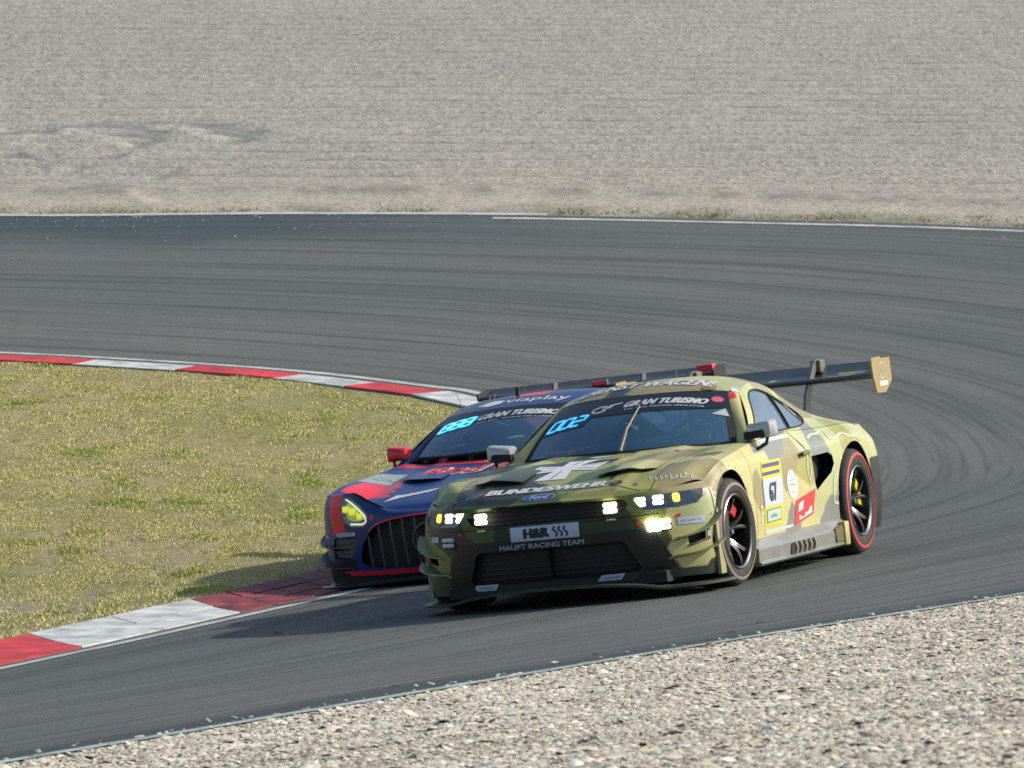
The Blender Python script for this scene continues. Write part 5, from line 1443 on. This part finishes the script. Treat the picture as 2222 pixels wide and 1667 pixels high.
# hood scoop
hb2 = bvh_of(D2['top'])
def hood_z2(x, y):
    h = hb2.ray_cast(Vector((x, y, 2)), Vector((0, 0, -1)))[0]; return h.z if h else .8
for s in (1, -1):
    n, m_ = 18, 20; Vt = np.zeros((n, m_, 3))
    for i in range(n):
        fy_ = i / (n - 1); y = .14 + .30 * fy_; xf = 1.42 + .05 * math.sin(math.pi * fy_)
        rise = .028 * math.sin(math.pi * np.clip(.06 + .88 * fy_, 0, 1)) ** .6
        for j in range(m_):
            fx_ = j / (m_ - 1); x = xf - .45 * fx_; Vt[i, j] = (x, s * y, hood_z2(x, s * y) + rise * (1 - fx_) ** 1.4 + .0015)
    v = Vt.reshape(-1, 3); fl = obj('hood_vent', new_mesh('hood_vent', v, gridF(n, m_, s > 0), True), blue_paint, M2, np.tile(BLUE, (len(v), 1)))
    V = []; F = []
    for i in range(n):
        p = Vt[i, 0]; V += [(p[0] - .006, p[1], p[2] - .004), (p[0] - .03, p[1], hood_z2(p[0] - .03, p[1]) + .001)]
    for i in range(n - 1): F.append((2 * i, 2 * i + 2, 2 * i + 3, 2 * i + 1))
    MB().add(V, F).build('vent_opening', matte_black, fl)
# ------------------------------------------------------------------ lettering and stickers
F_, S_ = ((0, 1, 0), (0, 0, 1)), ((-1, 0, 0), (0, 0, 1))        # local axes on the nose and on the left flank
blue_dec = mat('blue_print', srgb(44, 70, 150), .4, coat=.3); red_dec = mat('red_print', srgb(214, 40, 40), .45); yel_dec = mat('yellow_print', srgb(214, 190, 30), .45)
green_dec = mat('green_print', srgb(96, 140, 70), .5); pale_dec = mat('pale_print', srgb(170, 186, 184), .5); lilac_dec = mat('plate_white', srgb(176, 186, 200), .45); grey_dec = mat('grey_print', srgb(120, 124, 128), .5)
pink_dec = mat('pink_print', srgb(206, 96, 122), .5); navy_dec = mat('navy_print', srgb(58, 64, 128), .5); seam_m = mat('panel_gap', (.008, .008, .008), .9); pgreen_dec = mat('pale_green_print', srgb(172, 184, 158), .5)
led_m = mat('led_blue', (.05, .3, .6), .4, emit=(.06, .50, 1.0), estr=1.0); led_c = mat('led_cyan', (.1, .4, .6), .4, emit=(.12, .68, 1.0), estr=1.1)
amber_red = mat('red_dot', srgb(196, 52, 52), .4)
d1 = Decals(M1, D1['bvh'])
def bold(D, s, w, h, shear, b, m, o, U, V, lift=.003, parent=None):
    P, F = text2d(s, w - 2 * b, h - b, shear, .008, .03); VV = []; FF = []
    k = 0
    for dx, dy in ((-b, -b * .4), (-b * .33, b * .4), (b * .33, -b * .4), (b, b * .4), (0, 0)):
        VV.append((P + np.array([dx, dy]), lift + .0006 * k)); k += 1
    first = None
    for P_, l in VV:
        r = D.put('lettering', (P_, F), m, o, U, V, l, parent=parent or first)
        if first is None: first = parent or r
    return first
HU, HVv = (0, 1, 0), (-1, 0, .38)
bold(d1, 'BUNDESWEHR', .81, .112, .04, .009, white_dec, (1.972, -.03, .735), HU, HVv)
for y, r in ((-.465, .018), (.43, .020)):
    if y > 0: d1.put('sticker', oval(.085, .10), mat('dark_green_dot', srgb(44, 54, 38), .5), (1.985, y, .735), HU, HVv, .003)
    d1.put('sticker', oval(.035, .04), amber_red, (1.985, y, .735), HU, HVv, .005)
# cross emblem on the hood: flared arms in two halves
def arm(L0, L1, w0, w1, ang, sx=1., sy=1.):
    pts = [(L0, -w0), (L1, -w1), (L1, w1), (L0, w0)]; c, s = math.cos(ang), math.sin(ang)
    return [((p * c - q * s) * sx, (p * s + q * c) * sy) for p, q in pts]
cross = [arm(.0, .235, .045, .105, k * math.pi / 2, 1., 1.55) for k in range(4)] + rect(.09, .14)
d1.put('emblem', cross, white_dec, (1.40, -.085, .84), HU, (-1, 0, .12), .0035, .025)
for k in range(4):
    a = k * math.pi / 2; l = arm(.075, .222, .0045, .0045, a, 1., 1.55)
    o_ = arm(.075, .222, .028, .066, a, 1., 1.55)
    d1.put('emblem_line', [arm(.085, .225, .003, .003, a + .28, 1., 1.55), arm(.085, .225, .003, .003, a - .28, 1., 1.55)] if k % 2 == 0 else [l], mat('emblem_gap', srgb(92, 96, 86), .5), (1.40, -.085, .84), HU, (-1, 0, .12), .0055, .025)
d1.put('sticker', oval(.17, .10), pale_dec, (.86, -.03, .88), HU, (-1, 0, .1))
# oval badge
OB = (2.112, -.035, .678)
d1.put('badge', oval(.215, .085), pale_dec, OB, HU, (-1, 0, .95), .003, .02); d1.put('badge', oval(.20, .072), blue_dec, OB, HU, (-1, 0, .95), .0045, .02); d1.put('badge', text2d('Ford', .115, .040, .35, .01, .02), white_dec, OB, HU, (-1, 0, .95), .006)
# hood seam
d1.put('panel_seam', stroke([(y, 0.02 * (1 - (y / .6) ** 2) - (.10 if abs(y) > .62 else 0)) for y in np.linspace(-.60, .60, 25)], .006), seam_m, (2.055, 0, .71), HU, (-1, 0, .5), .002)
for s in (1, -1): d1.put('panel_seam', stroke([(s * (.655 + .015 * math.sin(q * 3)), q) for q in np.linspace(0, 1.25, 30)], .004), seam_m, (2.06, 0, .8), HU, (-1, 0, 0), .0015)
# plate
PL = (2.162, -.005, .474)
pl = MB().box((2.174, -.005, .474), (.010, .455, .092), None, .003).build('name_plate', lilac_dec, M1, True)
bpl = bvh_of([pl]); dpl = Decals(M1, bpl)
bold(dpl, 'H&R', .175, .064, 0., .007, black_dec, (2.18, -.06, .474), *F_, .001, parent=pl)
for k in range(3): dpl.put('wave', stroke([(.012 * math.sin(t * 2 * math.pi), .062 * (t - .5)) for t in np.linspace(0, 1, 13)], .013), black_dec, (2.18, .066 + .034 * k, .474), *F_, .001, parent=pl)
d1.put('lettering', text2d('HAUPT RACING TEAM', .56, .030, 0., .0, .03), lilac_dec, (2.15, -.04, .396), *F_, .002)
for (y0, y1, w) in ((-.565, -.365, 0), (.285, .465, 0)):
    d1.put('sticker', [[(y0, .136), (y1 - .03, .136), (y1, .174), (y0 + .035, .174)]], lilac_dec, (2.1, 0, 0), *F_, .004)
    d1.put('sticker_print', [[(y0 + .05 + k * .017, .149), (y0 + .058 + k * .017, .149), (y0 + .064 + k * .017, .160), (y0 + .054 + k * .017, .160)] for k in range(6)], mat('blue_grey_print', srgb(88, 108, 140), .5), (2.1, 0, 0), *F_, .006)
# unreadable sponsor scripts as rows of small strokes
def scribble(w, h, n, seed_, shear=.25):
    r = np.random.default_rng(seed_); out = []
    for k in range(n):
        x = -w / 2 + w * (k + .5) / n; ww = w / n * r.uniform(.45, .85); hh = h * r.uniform(.55, 1.)
        y0 = r.uniform(-.15, .15) * h
        out += rect(ww * .35, hh, x - ww * .3, y0, shear); out += rect(ww, hh * .28, x, y0 + r.choice([-.3, 0, .3]) * h, shear)
    return out
d1.put('lettering', scribble(.30, .058, 9, 3), pale_dec, (1.83, .75, .75), (-.55, .80, 0), (-.7, -.45, .5), .003)
d1.put('lettering', scribble(.20, .07, 5, 5), grey_dec, (1.93, -.73, .72), (.45, .85, 0), (-.7, .3, .55), .003)
d1.put('sticker', [[(-.095, -.022), (.10, -.026), (.105, .018), (-.095, .022)]], lilac_dec, (1.90, .89, .460), (-.62, .60, 0), (0, 0, 1), .003); d1.put('sticker_print', scribble(.15, .014, 9, 8, 0), grey_dec, (1.90, .89, .460), (-.62, .60, 0), (0, 0, 1), .005)
d1.put('sticker', [[(-.085, -.028), (.085, .012), (.085, .048), (-.085, .010)]], pale_dec, (1.86, .91, .335), (-.62, .60, 0), (0, 0, 1), .0045); 
d1.put('sticker_print', [[(-.085, -.042), (.085, -.004), (.085, .010), (-.085, -.028)], [(-.085, .010), (.085, .048), (.085, .062), (-.085, .025)]], mat('dark_label', srgb(52, 54, 60), .5), (1.86, .91, .335), (-.62, .60, 0), (0, 0, 1), .0045)
d1.put('sticker', rect(.10, .035), lilac_dec, (1.93, -.87, .475), (.62, .60, 0), (0, 0, 1), .003)
# left flank
def side(name, polys, m, lift=.003, maxlen=.04): return d1.put(name, [[(-x, z) for x, z in p] for p in polys], m, (0, .92, 0), *S_, lift, maxlen)
side('number_panel', [[(.615, .322), (.150, .318), (.010, .732), (.480, .732)]], yel_dec)
side('number_field', [[(.575, .440), (.095, .443), (.040, .618), (.520, .618)]], lilac_dec, .005)
side('number_bar', [[(.475, .690), (.055, .690), (.045, .716), (.468, .716)]], navy_dec, .005); side('number_bar', [[(.50, .640), (.080, .642), (.070, .664), (.494, .662)]], navy_dec, .005)
side('number_box', [[(.560, .334), (.185, .340), (.155, .426), (.545, .424)]], green_dec, .005); side('number_box', [[(.530, .344), (.205, .350), (.180, .416), (.518, .414)]], pale_dec, .0065)
bold(d1, '67', .20, .125, .12, .008, black_dec, (.31, .92, .53), *S_, .0065)
d1.put('lettering', text2d('adac', .18, .030, .2, .01, .03), green_dec, (.36, .92, .382), *S_, .008)
d1.put('sticker', oval(.21, .195), white_dec, (-.155, .92, .547), *S_); d1.put('sticker_print', rect(.10, .006, 0, .03) + rect(.13, .007, 0, 0) + rect(.08, .005, 0, -.05), grey_dec, (-.155, .92, .547), *S_, .005)
side('sticker', [[(-.095, .275), (-.510, .330), (-.600, .490), (-.185, .438)]], red_dec)
side('sticker_print', [[(-.20, .362), (-.30, .376), (-.335, .432), (-.235, .416)], [(-.150, .302), (-.20, .310), (-.215, .340), (-.26, .334), (-.265, .322), (-.33, .334), (-.34, .350), (-.40, .352), (-.44, .378), (-.49, .388), (-.475, .342)]], white_dec, .005)
side('sticker', [[(.60, .268), (-.06, .276), (-.07, .294), (.63, .290)]], pale_dec)
side('sticker', [[(.72, .395), (.63, .395), (.62, .415), (.71, .418)], [(.73, .345), (.645, .345), (.64, .366), (.73, .368)], [(.72, .44), (.63, .44), (.62, .458), (.71, .462)]], pgreen_dec)
def trail(pts, w=.018): return d1.put('map_line', stroke([(-x, z) for x, z in catmull(pts, 60)], w), pgreen_dec, (0, .95, 0), *S_, .003)
trail([(-.683, .823), (-.779, .842), (-.867, .843), (-.967, .859), (-.998, .839), (-.975, .804), (-1.071, .80), (-1.19, .821), (-1.284, .798), (-1.422, .784), (-1.505, .755)], .014)
trail([(-.985, .575), (-.915, .524), (-.885, .394), (-.905, .374), (-.985, .362)]); trail([(-.965, .485), (-.985, .49), (-.975, .42), (-.955, .41), (-.955, .455)], .012)
trail([(-.50, .822), (-.545, .777), (-.545, .726), (-.523, .678), (-.50, .616), (-.52, .552), (-.555, .593), (-.585, .64)], .016)
# panel gaps and handle
side('panel_seam', [[(-.415, .886), (-.423, .886), (-.600, .70), (-.592, .70)]], seam_m, .002)
d1.put('panel_seam', stroke([(-x, .242 + .0 * x) for x in np.linspace(.80, -.60, 30)], .008), seam_m, (0, .95, .0), *S_, .0025)
d1.put('panel_seam', stroke([(-.86 + .02 * math.sin(q * 3), .26 + .60 * q) for q in np.linspace(0, 1, 20)], .005), seam_m, (0, .95, 0), *S_, .0025)
MB().box((-.46, .925, .735), (.15, .03, .030), Matrix.Rotation(.05, 3, 'Y'), .010).build('door_handle', mat('handle_green', srgb(96, 104, 60), .4), M1, True)
side('sticker', [[(.30, .868), (-.35, .874), (-.36, .850), (.25, .845)]], pale_dec)
# roof, windshield
bold(d1, 'DIENST WAGEN!', .93, .15, .1, .006, white_dec, (-.145, -.01, 1.25), (0, 1, 0), (-1, 0, .33), .003)
d1.put('sticker', oval(.10, .07), red_dec, (-.03, .44, 1.22), (0, 1, 0), (-1, 0, .4), .003); d1.put('sticker', oval(.082, .052), mat('roof_green', srgb(104, 110, 66), .5), (-.03, .44, 1.22), (0, 1, 0), (-1, 0, .4), .005); d1.put('sticker', rect(.075, .055), pale_dec, (-.04, .525, 1.20), (-.1, 1, -.1), (-1, 0, .4), .003)
for (x, y, z) in ((-.10, .60, 1.20), (-.02, .60, 1.165)): d1.put('sticker', rect(.05, .05), white_dec if x < -.05 else red_dec, (x, y, z), (-.5, .8, 0), (-.4, 0, 1), .003)
w1 = Decals(D1['ws'], D1['bvh'])
GU, GV = (-.093, .558, -.033), (-.073, 0, .035)
bold(w1, 'GRAN TURISMO', .555, .074, .42, .007, white_dec, (.190, .215, 1.162), GU, GV, .006); w1.put('lettering', text2d('THE REAL DRIVING SIMULATOR', .535, .014, .1, .01, .03), white_dec, (.243, .215, 1.132), GU, GV, .006)
gt_logo = stroke([(.055 * math.cos(a) - .02, .034 * math.sin(a)) for a in np.linspace(.5, 5.6, 22)], .018) + [[(-.01, -.012), (.055, -.004), (.075, .022), (.125, .028), (.135, .042), (.045, .034), (.03, .008), (-.01, .004)]]
w1.put('emblem', gt_logo, white_dec, (.235, -.205, 1.162), (-.02, .55, .05), (-.065, 0, .035), .006)
w1.put('sticker', oval(.082, .072), pink_dec, (.085, .535, 1.148), (-.3, .6, -.05), GV, .006)
SEG = {'0': 'abcdef', '2': 'abged', '8': 'abcdefg'}
def digits(txt, w, h, t, shear):
    out = []; n = len(txt); cw = w / n * .78
    for k, ch in enumerate(txt):
        cx = -w / 2 + w * (k + .5) / n; hw, hh = cw / 2, h / 2
        sg = dict(a=(0, hh, cw - t * .9, t), g=(0, 0, cw - t * .9, t), d=(0, -hh, cw - t * .9, t), b=(hw, hh / 2, t, hh + t * .3), c=(hw, -hh / 2, t, hh + t * .3), f=(-hw, hh / 2, t, hh + t * .3), e=(-hw, -hh / 2, t, hh + t * .3))
        for c_ in SEG[ch]:
            px, py, pw, ph = sg[c_]; out.append([(cx + px + sx * pw / 2 + shear * (py + sy * ph / 2), py + sy * ph / 2) for sx, sy in ((-1, -1), (1, -1), (1, 1), (-1, 1))])
    return out
w1.put('led_panel', [[(-.185, -.075), (.15, -.075), (.21, .075), (-.12, .075)]], mat('led_backing', (.012, .03, .06), .4), (.262, -.452, 1.088), (.16, .55, .06), (-.12, 0, .075), .004)
w1.put('led_digits', digits('002', .29, .105, .018, .30), led_m, (.262, -.452, 1.088), (.16, .55, .06), (-.12, 0, .075), .008, .05)
w1.put('sticker', [[(-.06, -.01), (.05, -.055), (.05, .035)]], pale_dec, (.20, .575, 1.06), (-.4, .55, -.03), (-.1, 0, .06), .004)
# side glass stickers
for wn_, pos in ((D1['windows'][0], (-.10, .68, 1.13)), ):
    dw = Decals(wn_, bvh_of([wn_])); dw.put('sticker', [[(-.03, -.03), (.035, -.01), (.0, .03)]], pgreen_dec, pos, *S_, .003)
    dw.put('window_slot', stroke([(-.02 + .08 * t, .09 - .17 * t) for t in np.linspace(0, 1, 8)], .022), black_dec, (-.80, .66, 1.02), *S_, .003); dw.put('sticker', [[(.0, .07), (.03, .05), (.065, -.05), (.045, -.05)]], pale_dec, (-.80, .66, 1.03), *S_, .004)
# wing marks
dwg = Decals(wpl, bvh_of([wpl]))
dwg.put('sticker', [[(.66, -.055), (.915, -.055), (.915, .075), (.60, .075)]], mat('wing_green', srgb(122, 128, 68), .5), (-2.36, 0, 1.2), (0, 1, 0), (-.9, 0, .35), .002)
dwg.put('sticker', [[(y, -.088 + .0 * y), (y + l, -.088), (y + l + .01, -.062), (y + .01, -.062)] for y, l in ((.46, .07), (.56, .09), (.70, .05), (.20, .03), (-.05, .12))] + [[(.78, -.03), (.80, -.03), (.83, .05), (.80, .05)], [(.13, -.06), (.15, -.06), (.19, .0), (.16, .0)]], white_dec, (-2.36, 0, 1.2), (0, 1, 0), (-.9, 0, .35), .0035)
de = Decals(ends[0], bvh_of([ends[0]]))
de.put('emblem', stroke([(.058 * math.cos(a), .055 * math.sin(a)) for a in np.linspace(0, 2 * math.pi, 25)], .010), pgreen_dec, (-2.40, .94, 1.195), *S_, .002, parent=ends[0]); de.put('emblem', scribble(.06, .045, 3, 4, 0), pgreen_dec, (-2.40, .94, 1.195), *S_, .002, parent=ends[0]); de.put('sticker', rect(.19, .032), white_dec, (-2.42, .94, 1.105), *S_, .002, parent=ends[0])

# fasteners, tow marks, fender louvres
for (x, y) in ((2.0, .56), (2.0, -.56), (.92, .50), (.92, -.50)):
    d1.put('hood_pin', oval(.03, .03, n=12), mat('pin_steel', (.35, .35, .36), .35, metal=.8), (x, y, .9), HU, (-1, 0, .1), .004, .02)
for (y, z) in ((.585, .475), (.80, .497), (-.60, .50)): d1.put('tow_mark', oval(.028, .022, n=10), red_dec, (2.1, y, z), *F_, .004, .02)
for s in (1, -1):
    for k in range(5):
        d1.put('fender_louvre', [[(-.075, -.008), (.075, -.008), (.075, .008), (-.075, .008)]], matte_black, (1.28 - .05 * k, s * .79, .85), (0, 1, 0), (-1, 0, .05), .002, .02)
    for k in range(9):
        a = math.radians(20 + 17.5 * k)
        d1.put('rivet', oval(.012, .012, n=8), grey_dec, (1.36 + .415 * math.cos(a), s * .95, .34 + .415 * math.sin(a)), S_[0] if s > 0 else (1, 0, 0), (0, 0, 1), .003, .05)
d1.put('bumper_seam', stroke([(y, .0) for y in np.linspace(-.70, .70, 30)], .005), seam_m, (2.1, 0, .520), *F_, .002)
for s in (1, -1): d1.put('panel_seam', stroke([(s * .0 + .0, q) for q in np.linspace(.50, .64, 8)], .005), seam_m, (1.72, s * .95, 0), S_[0] if s > 0 else (1, 0, 0), (0, 0, 1), .002)
# ---- blue car
d2 = Decals(M2, D2['bvh']); w2_ = Decals(D2['ws'], D2['bvh'])
RU, RV = (0, 1, 0), (-1, 0, .2)
d2.put('lettering', text2d('viaplay', .50, .19, .0, .006, .03), white_dec, (-.17, .12, 1.21), (.0, 1, 0), RV, .003)
d2.put('emblem', [[(-.10, .0), (.0, -.075), (.085, -.03), (.10, .075), (.01, .12), (-.05, .11), (.03, .07), (.045, .02), (.0, .0)]], white_dec, (-.15, -.24, 1.205), (0, 1, 0), RV, .003)
bold(w2_, 'GRAN TURISMO', .62, .082, .42, .008, white_dec, (.160, .075, 1.122), (-.03, .55, 0), (-.073, 0, .034), .006); w2_.put('lettering', text2d('THE REAL DRIVING SIMULATOR', .58, .014, .1, .01, .03), white_dec, (.225, .06, 1.092), (-.03, .55, 0), (-.073, 0, .034), .006)
w2_.put('led_panel', [[(-.175, -.075), (.14, -.075), (.185, .075), (-.13, .075)]], mat('led_backing_blue', (.01, .07, .15), .4, emit=(.0, .12, .35), estr=.25), (.150, -.41, 1.082), (.12, .55, .07), (-.15, 0, .075), .004)
w2_.put('led_digits', digits('888', .30, .11, .024, .25), led_c, (.150, -.41, 1.082), (.12, .55, .07), (-.15, 0, .075), .008, .05)
RBp = ((1.07, .12, .80), (.0, 1, 0), (-1, .0, .08))
bold(d2, 'Red Bull', 1.0, .36, .10, .030, white_dec, *RBp, .003); bold(d2, 'Red Bull', .96, .30, .10, .008, red_dec, *RBp, .0075)
d2.put('sticker', [[(-.345, -.735), (-.129, -.765), (.109, -.846), (.40, -.90), (.40, -.70), (.11, -.69), (-.112, -.670)]], red_dec, (0, 0, .8), (0, 1, 0), (1, 0, 0) if False else (-1, 0, 0), .003) if False else d2.put('sticker', [[(-.345, -.735), (-.112, -.680), (.11, -.70), (.40, -.72), (.40, -.90), (.109, -.846), (-.129, -.765)]], red_dec, (0, 0, .84), (0, 1, 0), (-1, 0, 0), .003)
d2.put('sticker', [[(-.05, -.712), (.30, -.735), (.30, -.80), (.0, -.765)]], mat('orange_print', srgb(222, 160, 70), .5), (0, 0, .84), (0, 1, 0), (-1, 0, 0), .005)
# slanted white bars on the nose
for k in range(6):
    a = k / 6; y0 = -.33 + .24 * a; x0 = 1.96 - .14 * a
    d2.put('sticker', [[(y0, -x0), (y0 + .026, -x0 + .01), (y0 + .085, -x0 + .115), (y0 + .055, -x0 + .115)]], white_dec, (0, 0, .7), (0, 1, 0), (-1, 0, 0), .003)
d2.put('sticker', [[(-.385, -2.02), (-.335, -1.975), (-.27, -1.85), (-.34, -1.86)]], white_dec, (0, 0, .7), (0, 1, 0), (-1, 0, 0), .003)
d2.put('sticker', oval(.035, .035), red_dec, (2.2, -.42, .585), *F_, .003)
d2.put('sticker', rect(.19, .026, 0, 0), pale_dec, (2.15, -.665, .478), (.25, .9, 0), (0, 0, 1), .003); d2.put('sticker_print', scribble(.15, .014, 8, 14, 0), navy_dec, (2.15, -.665, .478), (.25, .9, 0), (0, 0, 1), .005)
d2.put('sticker', rect(.11, .10), pale_dec, (1.95, -.88, .42), (.62, .55, 0), (0, 0, 1), .003); d2.put('sticker_print', rect(.085, .075), navy_dec, (1.95, -.88, .42), (.62, .55, 0), (0, 0, 1), .005)
d2.put('lettering', scribble(.16, .04, 6, 21), pale_dec, (2.02, -.60, .775), (.25, .9, 0), (-.8, .2, .4), .003)
d2.put('lettering', scribble(.30, .16, 6, 22), mat('pale_green_script', srgb(170, 190, 176), .5), (1.15, -.68, .80), (.2, .9, 0), (-.9, .2, .1), .004)
d2.put('panel_seam', stroke([(y, .06 * (1 - (y / .6) ** 2)) for y in np.linspace(-.6, .6, 21)], .006), seam_m, (.66, 0, .84), (0, 1, 0), (1, 0, 0) if False else (-1, 0, 0), .002)
